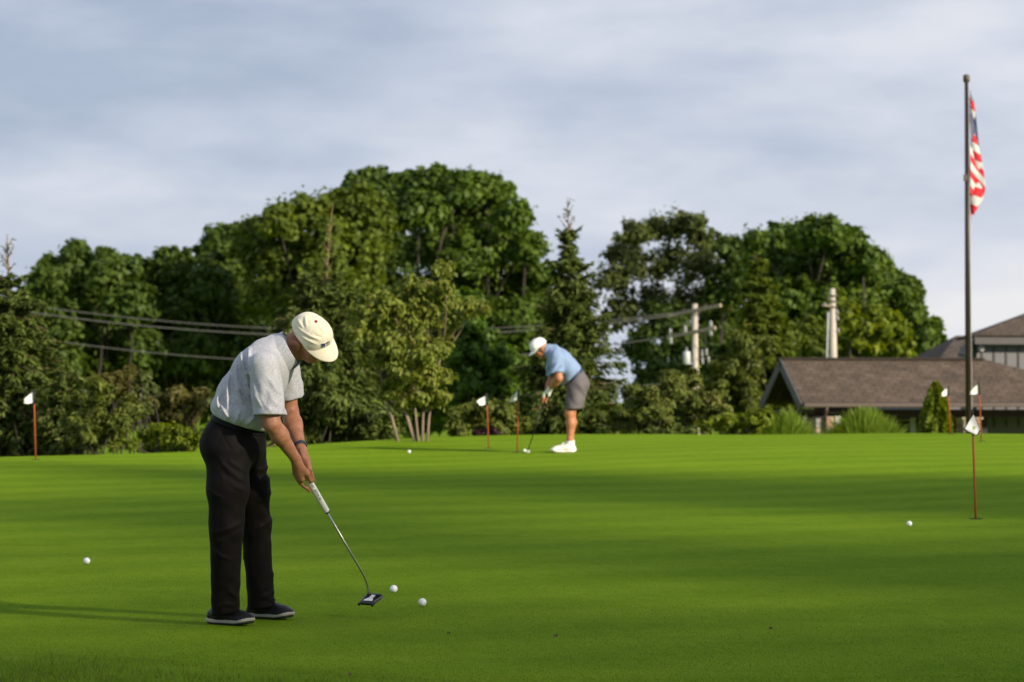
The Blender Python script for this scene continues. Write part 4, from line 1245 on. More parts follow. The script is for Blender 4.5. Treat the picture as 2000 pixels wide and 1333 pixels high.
M_DEADLEAF = mat('dead_leaf', (0.12, 0.075, 0.04), 0.8, 0.3)
def fallen_leaf(px, py, sz, label):
    g0 = ray_ground(px, py)
    mb = MB(); pts = []
    for k in range(9):
        a = 2 * math.pi * k / 9
        pts.append((math.cos(a) * sz, math.sin(a) * sz * 0.55, 0.010 + 0.007 * math.sin(2 * a + px)))
    mb.prism(pts, (0, 0, 0.0015))
    o = mb.build('fallen_leaf', M_DEADLEAF); o.location = g0; o.rotation_euler = (0, 0, px)
    tag(o, label, 'leaf', 'fallen leaves on the green')
fallen_leaf(1085, 1246, 0.014, 'dry brown leaf on the turf below the centre')
fallen_leaf(683, 1322, 0.010, 'tiny brown leaf at the bottom edge')
fallen_leaf(1505, 1231, 0.009, 'tiny dark leaf on the turf right of centre')
fallen_leaf(876, 1241, 0.009, 'tiny pale-brown leaf below the nearest ball')
# ------------------------------------------------------------------ modelling with distance fields (bodies, clothes, shoes)
def _dot(a, b): return np.einsum('ij,j->i', a, b)
def A3(v): return np.array(v, dtype=np.float64)

def d_cone(a, b, r1, r2, lat=None, k=1.0):
    """Tapered capsule from a to b; lat/k widens it along one axis (an oval section)."""
    a, b = A3(a), A3(b); ba = b - a; bb = float(ba @ ba) + 1e-12
    L = None if lat is None else A3(lat) / np.linalg.norm(lat)
    def f(P):
        pa = P - a
        t = np.clip(_dot(pa, ba) / bb, 0, 1)
        q = pa - t[:, None] * ba
        if L is not None:
            w = _dot(q, L)
            q = q + L * (w * (1.0 / k - 1.0))[:, None]
        return np.sqrt(np.einsum('ij,ij->i', q, q)) - (r1 + (r2 - r1) * t)
    return f

def d_ell(c, axes, rad):
    """Ellipsoid with centre c, rows of axes = its unit axes."""
    c, M, rad = A3(c), np.array(axes, dtype=np.float64), A3(rad)
    def f(P):
        q = (P - c) @ M.T
        k0 = np.sqrt(((q / rad) ** 2).sum(1)); k1 = np.sqrt(((q / rad ** 2) ** 2).sum(1)) + 1e-9
        return k0 * (k0 - 1.0) / k1
    return f

def d_plane(p, n):
    p, n = A3(p), A3(n) / np.linalg.norm(n)
    return lambda P: _dot(P - p, n)

def smin(a, b, k):
    h = np.clip(0.5 + 0.5 * (b - a) / k, 0, 1)
    return b + (a - b) * h - k * h * (1 - h)
def smax(a, b, k): return -smin(-a, -b, k)

def union(parts, k=0.01):
    """parts: functions, or (function, k) to blend with a radius of its own."""
    def f(P):
        d = None
        for p in parts:
            fn, kk = p if isinstance(p, tuple) else (p, k)
            v = fn(P)
            d = v if d is None else smin(d, v, kk)
        return d
    return f

def ridges(P, lines, width):
    """Cloth ridges: lines of points (x, z) seen from the front; 1 on the line, fading sideways and towards its ends."""
    out = np.zeros(len(P)); Q0 = P[:, [0, 2]]
    for L in lines:
        L = np.array(L); n = len(L) - 1
        lo, hi = L.min(0) - 3 * width, L.max(0) + 3 * width
        sel = np.nonzero(((Q0 > lo) & (Q0 < hi)).all(1))[0]
        if not len(sel): continue
        Q = Q0[sel]
        best = np.full(len(sel), 9.0); par = np.zeros(len(sel))
        for i in range(n):
            ba = L[i + 1] - L[i]; pa = Q - L[i]
            t = np.clip((pa @ ba) / (ba @ ba), 0, 1)
            d = np.hypot(*(pa - t[:, None] * ba).T)
            m = d < best
            best = np.where(m, d, best); par = np.where(m, (i + t) / n, par)
        out[sel] = np.maximum(out[sel], np.exp(-(best / width) ** 2) * np.clip(4 * par * (1 - par) * 1.4, 0, 1))
    return out

def _hash(i, j, k):
    n = (i * 374761393 + j * 668265263 + k * 1274126177) & 0x7fffffff
    n = ((n ^ (n >> 13)) * 1274126177) & 0x7fffffff
    return ((n ^ (n >> 16)) & 0xffff) / 32767.5 - 1.0
def vnoise(P, f, seed=0):
    Q = P * f + seed * 17.3 + 100.0
    I = np.floor(Q).astype(np.int64); t = Q - I
    t = t * t * (3 - 2 * t)
    out = 0
    for dx in (0, 1):
        for dy in (0, 1):
            for dz in (0, 1):
                w = (t[:, 0] if dx else 1 - t[:, 0]) * (t[:, 1] if dy else 1 - t[:, 1]) * (t[:, 2] if dz else 1 - t[:, 2])
                out = out + w * _hash(I[:, 0] + dx, I[:, 1] + dy, I[:, 2] + dz)
    return out

def mesh_field(name, f, lo, hi, h, material, smooth_iter=0):
    """Surface of f = 0 by surface nets on a grid that is filled only near the surface."""
    lo, hi = A3(lo), A3(hi)
    B = 8
    nb = np.maximum(1, np.ceil((hi - lo) / (h * B)).astype(int))
    n = nb * B
    bc = np.stack(np.meshgrid(*[np.arange(k) for k in nb], indexing='ij'), -1).reshape(-1, 3)
    cen = lo + (bc + 0.5) * B * h
    dc = f(cen)
    F = np.repeat(np.repeat(np.repeat(dc.reshape(nb), B, 0), B, 1), B, 2).astype(np.float32)
    act = bc[np.abs(dc) < h * B * 1.45]
    off = np.stack(np.meshgrid(*[np.arange(B)] * 3, indexing='ij'), -1).reshape(-1, 3)
    for s in range(0, len(act), 400):
        idx = (act[s:s + 400, None, :] * B + off[None]).reshape(-1, 3)
        F[idx[:, 0], idx[:, 1], idx[:, 2]] = f(lo + (idx + 0.5) * h)
    S = F < 0
    cnt = np.zeros(tuple(n - 1), dtype=np.int8)
    for dx in (0, 1):
        for dy in (0, 1):
            for dz in (0, 1):
                cnt += S[dx:n[0] - 1 + dx, dy:n[1] - 1 + dy, dz:n[2] - 1 + dz]
    A = np.argwhere((cnt > 0) & (cnt < 8))
    vid = np.full(tuple(n - 1), -1, dtype=np.int64)
    vid[A[:, 0], A[:, 1], A[:, 2]] = np.arange(len(A))
    acc = np.zeros((len(A), 3)); num = np.zeros(len(A))
    cs = [(0, 0, 0), (1, 0, 0), (0, 1, 0), (1, 1, 0), (0, 0, 1), (1, 0, 1), (0, 1, 1), (1, 1, 1)]
    for a, b in ((0, 1), (2, 3), (4, 5), (6, 7), (0, 2), (1, 3), (4, 6), (5, 7), (0, 4), (1, 5), (2, 6), (3, 7)):
        ca, cb = np.array(cs[a]), np.array(cs[b])
        va = F[tuple((A + ca).T)].astype(np.float64); vb = F[tuple((A + cb).T)].astype(np.float64)
        m = (va < 0) != (vb < 0)
        t = np.where(m, va / np.where(m, va - vb, 1), 0)
        acc += np.where(m[:, None], ca + (cb - ca) * t[:, None], 0); num += m
    V = lo + (A + acc / np.maximum(num, 1)[:, None] + 0.5) * h
    quads = []
    for ax in range(3):
        o1, o2 = [(1, 2), (2, 0), (0, 1)][ax]
        sl0 = [slice(1, n[k] - 1) for k in range(3)]; sl1 = list(sl0)
        sl0[ax] = slice(0, n[ax] - 1); sl1[ax] = slice(1, n[ax])
        s0, s1 = S[tuple(sl0)], S[tuple(sl1)]
        E = np.argwhere(s0 != s1)
        if not len(E): continue
        flip = s0[tuple(E.T)]
        base = E.copy()
        for k in range(3):
            if k != ax: base[:, k] += 1
        d1 = np.zeros(3, int); d1[o1] = 1; d2 = np.zeros(3, int); d2[o2] = 1
        def g(q): return vid[q[:, 0], q[:, 1], q[:, 2]]
        ok = np.all((base < n - 1), axis=1)
        base, flip = base[ok], flip[ok]
        q = np.stack([g(base - d1 - d2), g(base - d2), g(base), g(base - d1)], 1)
        q = np.where(flip[:, None], q, q[:, ::-1])
        quads.append(q)
    Q = np.concatenate(quads)
    Q = Q[(Q >= 0).all(1)]
    if smooth_iter:
        for _ in range(smooth_iter):
            su = np.zeros_like(V); c = np.zeros(len(V))
            for a in range(4):
                np.add.at(su, Q[:, a], V[Q[:, (a + 1) % 4]]); np.add.at(c, Q[:, a], 1)
            V = 0.5 * V + 0.5 * su / np.maximum(c, 1)[:, None]
    return np_mesh(name, V, Q, material, smooth=True)

# ------------------------------------------------------------------ skin and cloth
def skin_mat(name, col, dark, var=0.18):
    m, nt, N, L, b = new_mat(name)
    tc = N.new('ShaderNodeTexCoord')
    nz = N.new('ShaderNodeTexNoise'); nz.inputs['Scale'].default_value = 28; nz.inputs['Detail'].default_value = 7; nz.inputs['Roughness'].default_value = 0.65
    L.new(tc.outputs['Object'], nz.inputs['Vector'])
    rp = N.new('ShaderNodeValToRGB'); rp.color_ramp.elements[0].position = 0.32; rp.color_ramp.elements[0].color = dark + (1,)
    rp.color_ramp.elements[1].position = 0.66; rp.color_ramp.elements[1].color = col + (1,)
    L.new(nz.outputs['Fac'], rp.inputs['Fac']); L.new(rp.outputs['Color'], b.inputs['Base Color'])
    b.inputs['Roughness'].default_value = 0.52; b.inputs['Specular IOR Level'].default_value = 0.4
    b.inputs['Subsurface Weight'].default_value = 0.12
    b.inputs['Subsurface Radius'].default_value = (0.012, 0.005, 0.003)
    b.inputs['Subsurface Scale'].default_value = 0.6
    n2 = N.new('ShaderNodeTexNoise'); n2.inputs['Scale'].default_value = 90; n2.inputs['Detail'].default_value = 4
    L.new(tc.outputs['Object'], n2.inputs['Vector'])
    bp = N.new('ShaderNodeBump'); bp.inputs['Strength'].default_value = 0.15; bp.inputs['Distance'].default_value = 0.004
    L.new(n2.outputs['Fac'], bp.inputs['Height']); L.new(bp.outputs[0], b.inputs['Normal'])
    return m
def print_shirt_mat():
    """Pale grey polo with a fine all-over blotchy print."""
    m, nt, N, L, b = new_mat('printed_grey_jersey')
    tc = N.new('ShaderNodeTexCoord')
    nz = N.new('ShaderNodeTexNoise'); nz.inputs['Scale'].default_value = 95; nz.inputs['Detail'].default_value = 3.0; nz.inputs['Roughness'].default_value = 0.75; nz.inputs['Distortion'].default_value = 1.4
    L.new(tc.outputs['Object'], nz.inputs['Vector'])
    rp = N.new('ShaderNodeValToRGB')
    rp.color_ramp.elements[0].position = 0.38; rp.color_ramp.elements[0].color = (0.335, 0.345, 0.385, 1)
    rp.color_ramp.elements[1].position = 0.62; rp.color_ramp.elements[1].color = (0.50, 0.505, 0.545, 1)
    L.new(nz.outputs['Fac'], rp.inputs['Fac']); L.new(rp.outputs['Color'], b.inputs['Base Color'])
    b.inputs['Roughness'].default_value = 0.8; b.inputs['Sheen Weight'].default_value = 0.15; b.inputs['Specular IOR Level'].default_value = 0.25
    return m
M_SKIN1 = skin_mat('tanned_skin', (0.42, 0.195, 0.110), (0.29, 0.115, 0.062))
M_SKIN2 = skin_mat('deep_tanned_skin', (0.46, 0.20, 0.10), (0.36, 0.14, 0.07))
M_SHIRT1 = print_shirt_mat()
M_SHIRT2 = mat('light_blue_jersey', (0.20, 0.29, 0.47), 0.75, 0.05, 40.0, sheen=0.15, spec=0.25)
M_TROUSERS = mat('black_brown_twill', (0.0075, 0.0058, 0.0055), 0.7, 0.2, 14.0, spec=0.10)
M_SHORTS = mat('grey_twill', (0.105, 0.092, 0.102), 0.75, 0.08, 14.0)
M_BELT = mat('black_leather', (0.006, 0.006, 0.0065), 0.5, 0.2, spec=0.12)
M_NAVYBELT = mat('navy_webbing', (0.02, 0.028, 0.075), 0.6, 0.2)
M_SHOE = mat('black_shoe_leather', (0.008, 0.008, 0.009), 0.45, 0.2, 30.0, bump=0.3, bscale=120, spec=0.25)
M_SOLE = mat('cream_rubber_sole', (0.36, 0.34, 0.29), 0.6, 0.12, 30.0)
M_TREAD = mat('black_tread', (0.012, 0.012, 0.012), 0.7, 0.1)
M_WSHOE = mat('white_shoe_leather', (0.78, 0.75, 0.70), 0.5, 0.05)
M_SOCK = mat('white_sock', (0.76, 0.75, 0.73), 0.9, 0.05, 60.0)
M_CREAM = mat('cream_cotton', (0.76, 0.70, 0.54), 0.8, 0.06, 18.0, sheen=0.1, spec=0.2, bump=0.15, bscale=300)
M_WCAP = mat('white_cotton', (0.80, 0.80, 0.82), 0.8, 0.04, 18.0)
M_MAROON = mat('maroon_button', (0.22, 0.02, 0.03), 0.6, 0.1)
M_NAVY = mat('navy_thread', (0.035, 0.045, 0.10), 0.7, 0.15)
M_BAND = mat('navy_silicone', (0.02, 0.032, 0.06), 0.5, 0.1)
M_HAIR = mat('short_grey_hair', (0.34, 0.27, 0.23), 0.75, 0.3, 60.0, bump=0.6, bscale=260)
M_GLOVE = mat('white_leather_glove', (0.72, 0.73, 0.70), 0.6, 0.06, 30.0)
M_EYE = mat('eye_white', (0.6, 0.57, 0.53), 0.2, 0.05)
M_GLASSES = mat('dark_glasses_frame', (0.015, 0.015, 0.016), 0.3, 0.1)

def head_axes(yaw_dir, pitch, roll):
    """yaw_dir: horizontal facing vector; pitch down; roll about the facing axis. Rows: forward, lateral (away from camera), up."""
    h = A3(yaw_dir) / np.linalg.norm(yaw_dir)
    f = h * math.cos(pitch) + A3((0, 0, -1)) * math.sin(pitch)
    u = h * math.sin(pitch) + A3((0, 0, 1)) * math.cos(pitch)
    l = np.cross(u, f)
    if l[1] < 0: l = -l
    u2 = u * math.cos(roll) + l * math.sin(roll) * -1
    l2 = l * math.cos(roll) + u * math.sin(roll)
    return np.array([f, l2, u2])

def head_parts(Hc, M, s=1.0):
    """Distance functions of a bare head; Hc = point between the ear canals."""
    H = lambda f, l, u: Hc + (M[0] * f + M[1] * l + M[2] * u) * s
    S = lambda *r: [x * s for x in r]
    add = [d_ell(H(0.0, 0, 0.045), M, S(0.096, 0.075, 0.090)),
           (d_ell(H(0.040, 0, -0.032), M, S(0.060, 0.056, 0.068)), 0.03 * s),
           (d_ell(H(0.074, 0, -0.084), M, S(0.026, 0.028, 0.022)), 0.03 * s),
           (d_cone(H(0.084, 0, 0.020), H(0.108, 0, -0.018), 0.009 * s, 0.0125 * s), 0.016 * s),
           (d_ell(H(0.080, 0, 0.034), M, S(0.016, 0.050, 0.011)), 0.016 * s)]
    for sg in (-1, 1):
        add.append((d_ell(H(0.060, sg * 0.040, -0.012), M, S(0.030, 0.024, 0.024)), 0.02 * s))
        add.append((d_cone(H(0.0, sg * 0.058, -0.045), H(0.062, sg * 0.022, -0.082), 0.016 * s, 0.016 * s), 0.03 * s))
        add.append((d_cone(H(0.100, sg * 0.010, -0.021), H(0.098, sg * 0.012, -0.022), 0.008 * s, 0.008 * s), 0.008 * s))
    base = union(add)
    lips = union([d_ell(H(0.090, 0, -0.046), M, S(0.010, 0.022, 0.006)), (d_ell(H(0.087, 0, -0.057), M, S(0.010, 0.020, 0.006)), 0.004 * s)])
    mouth = d_ell(H(0.100, 0, -0.0515), M, S(0.016, 0.024, 0.0022))
    eyes = [d_ell(H(0.097, sg * 0.031, 0.012), M, S(0.017, 0.018, 0.013)) for sg in (-1, 1)]
    balls = [d_ell(H(0.079, sg * 0.031, 0.012), M, S(0.012, 0.013, 0.0115)) for sg in (-1, 1)]
    ears = []
    for sg in (-1, 1):
        E = np.array([M[0] * 0.94 - M[1] * sg * 0.34, M[1] * 0.94 * sg + M[0] * 0.34, M[2]])
        o = d_ell(H(0.008, sg * 0.084, 0.000), E, S(0.025, 0.0115, 0.036))
        i = d_ell(H(0.016, sg * 0.0990, 0.002), E, S(0.014, 0.0115, 0.024))
        ears.append((lambda o, i: (lambda P: smax(o(P), -i(P), 0.005)))(o, i))
        ears.append(d_ell(H(0.010, sg * 0.080, -0.030), M, S(0.010, 0.007, 0.010)))
    def f(P):
        d = base(P)
        for e in eyes: d = smax(d, -e(P), 0.010 * s)
        for b in balls: d = smin(d, b(P), 0.003 * s)
        d = smin(d, lips(P), 0.010 * s)
        d = smax(d, -mouth(P), 0.003 * s)
        for e in ears: d = smin(d, e(P), 0.008 * s)
        return d
    return f, H

def hand_parts(O, a, c, l, W, phi, turn, ss, rg, fr=0.0088, thumb=None, index_to=None, palm_r=0.017):
    """A hand closed round a grip: O, a = grip line; c, l = axes across it; phi = angle of the knuckles, turn = wrapping sense."""
    pos = lambda ph, s, r: O + a * s + (c * math.cos(R(ph)) + l * math.sin(R(ph))) * r
    out = []
    n = len(ss)
    for i, s in enumerate(ss):
        q = i / (n - 1)
        k = pos(phi + (6 - 12 * q) * turn, s, rg + 0.026)
        w = W + (pos(phi, s, rg + 0.026) - pos(phi, float(np.mean(ss)), rg + 0.026)) * 0.45
        out.append((d_cone(w, k, palm_r * 0.85, fr * 1.28), 0.014))
        if i == n - 1 and index_to is not None:
            ph2, s2 = index_to
            m1 = pos(phi + 4 * turn, s + 0.030, rg + 0.019); m2 = pos(ph2, s2 - 0.022, rg + 0.011); m3 = pos(ph2, s2, rg + 0.008)
            out += [(d_cone(k, m1, fr * 1.18, fr * 1.08), 0.006), (d_cone(m1, m2, fr * 1.08, fr), 0.004), (d_cone(m2, m3, fr, fr * 0.86), 0.003)]
            continue
        L = (1.0, 1.08, 1.02, 0.9)[min(3, n - 1 - i)] if n == 4 else 1.0
        pts = [k, pos(phi + turn * 58 * L, s + 0.003, rg + fr + 0.010), pos(phi + turn * 120 * L, s + 0.004, rg + fr + 0.003), pos(phi + turn * 178 * L, s + 0.002, rg + fr + 0.001)]
        for (p, q2, r1, r2) in zip(pts, pts[1:], (1.2, 1.06, 0.96), (1.06, 0.96, 0.84)):
            out.append((d_cone(p, q2, fr * r1, fr * r2), 0.0035))
    mid = pos(phi - turn * 35, float(np.mean(ss)), rg + 0.020)
    out.append((d_cone(W, mid, palm_r * 1.25, palm_r), 0.02))
    if thumb:
        pt, s0, s1 = thumb
        t0 = pos(pt, s0, rg + 0.022); t1 = pos(pt, 0.5 * (s0 + s1) + 0.006, rg + 0.014); t2 = pos(pt, s1 + 0.004, rg + 0.010)
        out += [(d_cone(W, t0, palm_r, fr * 1.5), 0.016), (d_cone(t0, t1, fr * 1.45, fr * 1.2), 0.006), (d_cone(t1, t2, fr * 1.2, fr * 0.95), 0.003)]
    return out

def shoe(parent, origin, ang, upper_m, sole_m, sc=1.0, laces=True, tread=None):
    """A low golf shoe: upper, sole and laces; origin under the ankle on the ground, toe towards ang."""
    I = np.eye(3)
    up = union([d_cone((-0.060, 0, 0.040), (-0.015, 0, 0.062), 0.038, 0.041),
                (d_cone((-0.02, 0, 0.055), (-0.022, 0, 0.095), 0.042, 0.040), 0.02),
                (d_cone((0.0, 0, 0.058), (0.115, 0.0, 0.034), 0.046, 0.036, (0, 1, 0), 1.12), 0.03),
                (d_ell((0.130, 0.002, 0.024), I, (0.064, 0.0465, 0.034)), 0.03)])
    sole2 = d_cone((-0.062, 0, 0), (0.132, 0.003, 0), 0.0385, 0.0465)
    def spring(P):
        return 0.020 * np.clip((P[:, 0] - 0.07) / 0.12, 0, 1) ** 2 + 0.004 * np.clip((-0.04 - P[:, 0]) / 0.06, 0, 1)
    def waist(P): return 0.004 * np.exp(-((P[:, 0] - 0.02) / 0.035) ** 2)
    def f_up(P):
        d = up(P) - 0.0008 * np.sin(170 * P[:, 0]) * np.clip((P[:, 0] - 0.05) * 20, 0, 1) * np.clip((0.115 - P[:, 0]) * 20, 0, 1)
        d = smax(d, (0.022 + spring(P)) - P[:, 2], 0.004)
        op = np.sqrt((P[:, 0] + 0.024) ** 2 + P[:, 1] ** 2) - 0.034
        d = smax(d, -np.maximum(op, 0.075 - P[:, 2]), 0.006)
        return smax(d, P[:, 2] - 0.104 + 0.14 * np.abs(P[:, 0] + 0.02), 0.006)
    def slab(z0, z1, grow):
        def f(P):
            Q = P.copy(); Q[:, 2] = 0
            d2 = sole2(Q) - grow + waist(P)
            zz = P[:, 2] - spring(P)
            return smax(d2, np.maximum(zz - z1, z0 - zz), 0.004)
        return f
    e = empty('shoe'); e.parent = parent; e.location = Vector(origin); e.rotation_euler = (0, 0, ang); e.scale = (sc, sc, sc)
    link('upper', mesh_field('upper', f_up, (-0.12, -0.07, 0.0), (0.22, 0.07, 0.13), 0.0048, upper_m), None, e)
    link('sole', mesh_field('sole', slab(0.008, 0.027, 0.003), (-0.12, -0.07, -0.01), (0.22, 0.07, 0.07), 0.0046, sole_m), None, e)
    link('tread', mesh_field('tread', slab(0.0, 0.0085, -0.002), (-0.12, -0.07, -0.012), (0.22, 0.07, 0.05), 0.0046, tread or M_TREAD), None, e)
    if laces:
        for k in range(4):
            x = 0.030 + 0.021 * k; z = 0.098 - 0.0185 * k - (0.004 if k == 0 else 0)
            MB().tube([(x - 0.004, -0.026, z - 0.016), (x, -0.012, z), (x + 0.002, 0.0, z + 0.003), (x, 0.012, z), (x - 0.004, 0.026, z - 0.016)], 0.0027, 6).build('lace', upper_m, e, smooth=True)
        MB().tube([(0.030, 0.0, 0.100), (0.044, -0.020, 0.108), (0.060, -0.028, 0.092), (0.046, -0.012, 0.098), (0.030, 0, 0.100), (0.046, 0.016, 0.108), (0.062, 0.026, 0.090), (0.044, 0.010, 0.098)], 0.0024, 6).build('lace_bow', upper_m, e, smooth=True)
    return e

def cap(parent, Hc, M, cloth_m, brim_len=0.072, logo=True, button_m=None, folds=1.0, h=0.0032, rim=0.030, creases=None):
    H = lambda f, l, u: Hc + M[0] * f + M[1] * l + M[2] * u
    outer = d_ell(H(-0.002, 0, 0.048), M, (0.1065, 0.0860, 0.0965))
    tall = d_ell(H(0.045, 0, 0.075), M, (0.060, 0.070, 0.060))
    inner = d_ell(H(-0.002, 0, 0.046), M, (0.0970, 0.0765, 0.0870))
    def f(P):
        q = (P - Hc) @ M.T
        d = smin(outer(P), tall(P), 0.05)
        an = np.arctan2(q[:, 1], q[:, 0])
        seam = np.abs(((an / (math.pi / 3)) + 0.5) % 1.0 - 0.5) * (math.pi / 3) * np.hypot(q[:, 0], q[:, 1])
        d = d + 0.0016 * np.exp(-(seam / 0.003) ** 2)
        low = np.clip((0.105 - q[:, 2]) / 0.06, 0, 1)
        w = vnoise(q, 16, 3) * 0.010 + vnoise(q, 34, 5) * 0.004
        d = d + folds * (0.0010 * np.sin((q[:, 2] * 1.0 + 0.25 * q[:, 0] + w) * 330) * low * np.clip(1.2 - 9 * np.clip(q[:, 0] - 0.02, 0, 1), 0.25, 1) * np.clip(0.5 + 0.5 * vnoise(q, 20, 8) * 2, 0, 1)
                         + 0.005 * vnoise(q, 18, 2) * low)
        if creases: d = d - 0.0045 * ridges(P, creases[0], 0.0055) + 0.0030 * ridges(P, creases[1], 0.006)
        cut = rim + 0.10 * np.clip(-q[:, 0], 0, 1) * -1.0 + 0.06 * np.clip(q[:, 0], 0, 1)
        band = np.abs(q[:, 2] - cut - 0.004) - 0.004
        d = d - 0.0012 * (band < 0)
        d = smax(d, cut - q[:, 2], 0.003)
        return smax(d, -inner(P), 0.002)
    e = empty('cap'); e.parent = parent
    lo = Hc - 0.17; hi = Hc + 0.19
    link('cap_crown', mesh_field('cap_crown', f, lo, hi, h, cloth_m, 1), None, e)
    # brim, bowed down at the sides
    V, F = [], []
    na, nr = 28, 10
    for top in (0, 1):
        for i in range(na + 1):
            th = R(-72 + 144 * i / na)
            y0 = 0.0885 * math.sin(th); x0 = 0.110 * math.cos(th)
            Ln = brim_len * max(0.0, math.cos(th * 90 / 74)) ** 0.55 + 0.004
            for j in range(nr + 1):
                t = j / nr
                x = x0 - 0.008 + (Ln + 0.008) * t
                y = y0 * (1 + 0.02 * t)
                u = rim + 0.008 + 0.012 - 0.26 * (x - x0) - 3.0 * y * y - 0.8 * (x - x0) ** 2 + (0.0032 if top else 0)
                V.append(H(x, y, u))
    m = (na + 1) * (nr + 1)
    for k in range(2):
        for i in range(na):
            for j in range(nr):
                a = k * m + i * (nr + 1) + j
                F.append((a, a + 1, a + nr + 2, a + nr + 1) if k else (a, a + nr + 1, a + nr + 2, a + 1))
    for i in range(na):
        a = i * (nr + 1) + nr; b = a + nr + 1
        F.append((a, b, b + m, a + m))
        a = i * (nr + 1); b = a + nr + 1
        F.append((a, a + m, b + m, b))
    link('brim', np_mesh('brim', np.array(V), np.array(F), cloth_m, smooth=False), None, e)
    if button_m:
        bt = H(-0.002, 0, 0.1475)
        MB().lathe([(0.002, -0.003), (0.0075, -0.002), (0.0080, 0.001), (0.006, 0.0035), (0.001, 0.0045)], 14, Matrix.Translation(Vector(bt)) @ Matrix(((M[0][0], M[1][0], M[2][0], 0), (M[0][1], M[1][1], M[2][1], 0), (M[0][2], M[1][2], M[2][2], 0), (0, 0, 0, 1)))).build('cap_button', button_m, e, smooth=True)
    if logo:
        # stitched emblem over the brim: a navy square with small lines of lettering beside it, laid on the crown
        def onto(l, u, off):
            p = H(0.17, l, u)
            for _ in range(14):
                p = p - M[0] * float(f(p[None])[0]) * 0.9
            return p + M[0] * off
        def patch(name, l0, l1, u0, u1, off, m_):
            V, F = [], []
            for i in range(5):
                for j in range(5): V.append(onto(l0 + (l1 - l0) * i / 4, u0 + (u1 - u0) * j / 4, off))
            for i in range(4):
                for j in range(4):
                    a = i * 5 + j; F.append((a, a + 5, a + 6, a + 1))
            link(name, np_mesh(name, np.array(V), np.array(F), m_, smooth=True), None, e)
        b0 = rim + 0.033
        patch('emblem_border', -0.036, -0.012, b0 - 0.002, b0 + 0.023, 0.0016, M_WCAP)
        patch('emblem_patch', -0.0345, -0.0135, b0, b0 + 0.021, 0.0026, M_NAVY)
        patch('emblem_stripe', -0.031, -0.017, b0 + 0.004, b0 + 0.0065, 0.0036, mat('emblem_thread', (0.30, 0.33, 0.45), 0.7, 0.2))
        for r_, (u0, ws) in enumerate(((b0 + 0.012, (0.007, 0.005, 0.008)), (b0 + 0.002, (0.004, 0.006, 0.004, 0.005)))):
            l = -0.009
            for w in ws:
                patch('emblem_letter', l, l + w, u0, u0 + (0.008 if r_ == 0 else 0.0055), 0.0022, M_NAVY)
                l += w + 0.0025
    return e

def shell_band(field, p, n, half, thick, grow):
    """A belt: the skin of a field between two planes."""
    pl = d_plane(p, n)
    def f(P):
        d = field(P) - grow - thick
        return smax(d, np.abs(pl(P)) - half, 0.003)
    return f
# ------------------------------------------------------------------ the near golfer
M_GRIP = mat('white_rubber_grip', (0.74, 0.73, 0.70), 0.55, 0.04, 40.0)
M_CHROME = mat('brushed_steel_shaft', (0.42, 0.41, 0.38), 0.28, 0.05, metal=1.0)
M_BLACKMETAL = mat('black_anodised_metal', (0.018, 0.018, 0.02), 0.38, 0.1, metal=0.3)
M_GREYMETAL = mat('grey_anodised_metal', (0.10, 0.098, 0.095), 0.4, 0.1, metal=0.5)
M_PAINTWHITE = mat('white_alignment_paint', (0.78, 0.78, 0.78), 0.5, 0.03)
M_GOLD = mat('tan_edge_metal', (0.30, 0.22, 0.12), 0.4, 0.1, metal=0.5)

def frame(origin):
    def J(px, py, Y): return A3(at(px, py, Y)) - A3(origin)
    return J

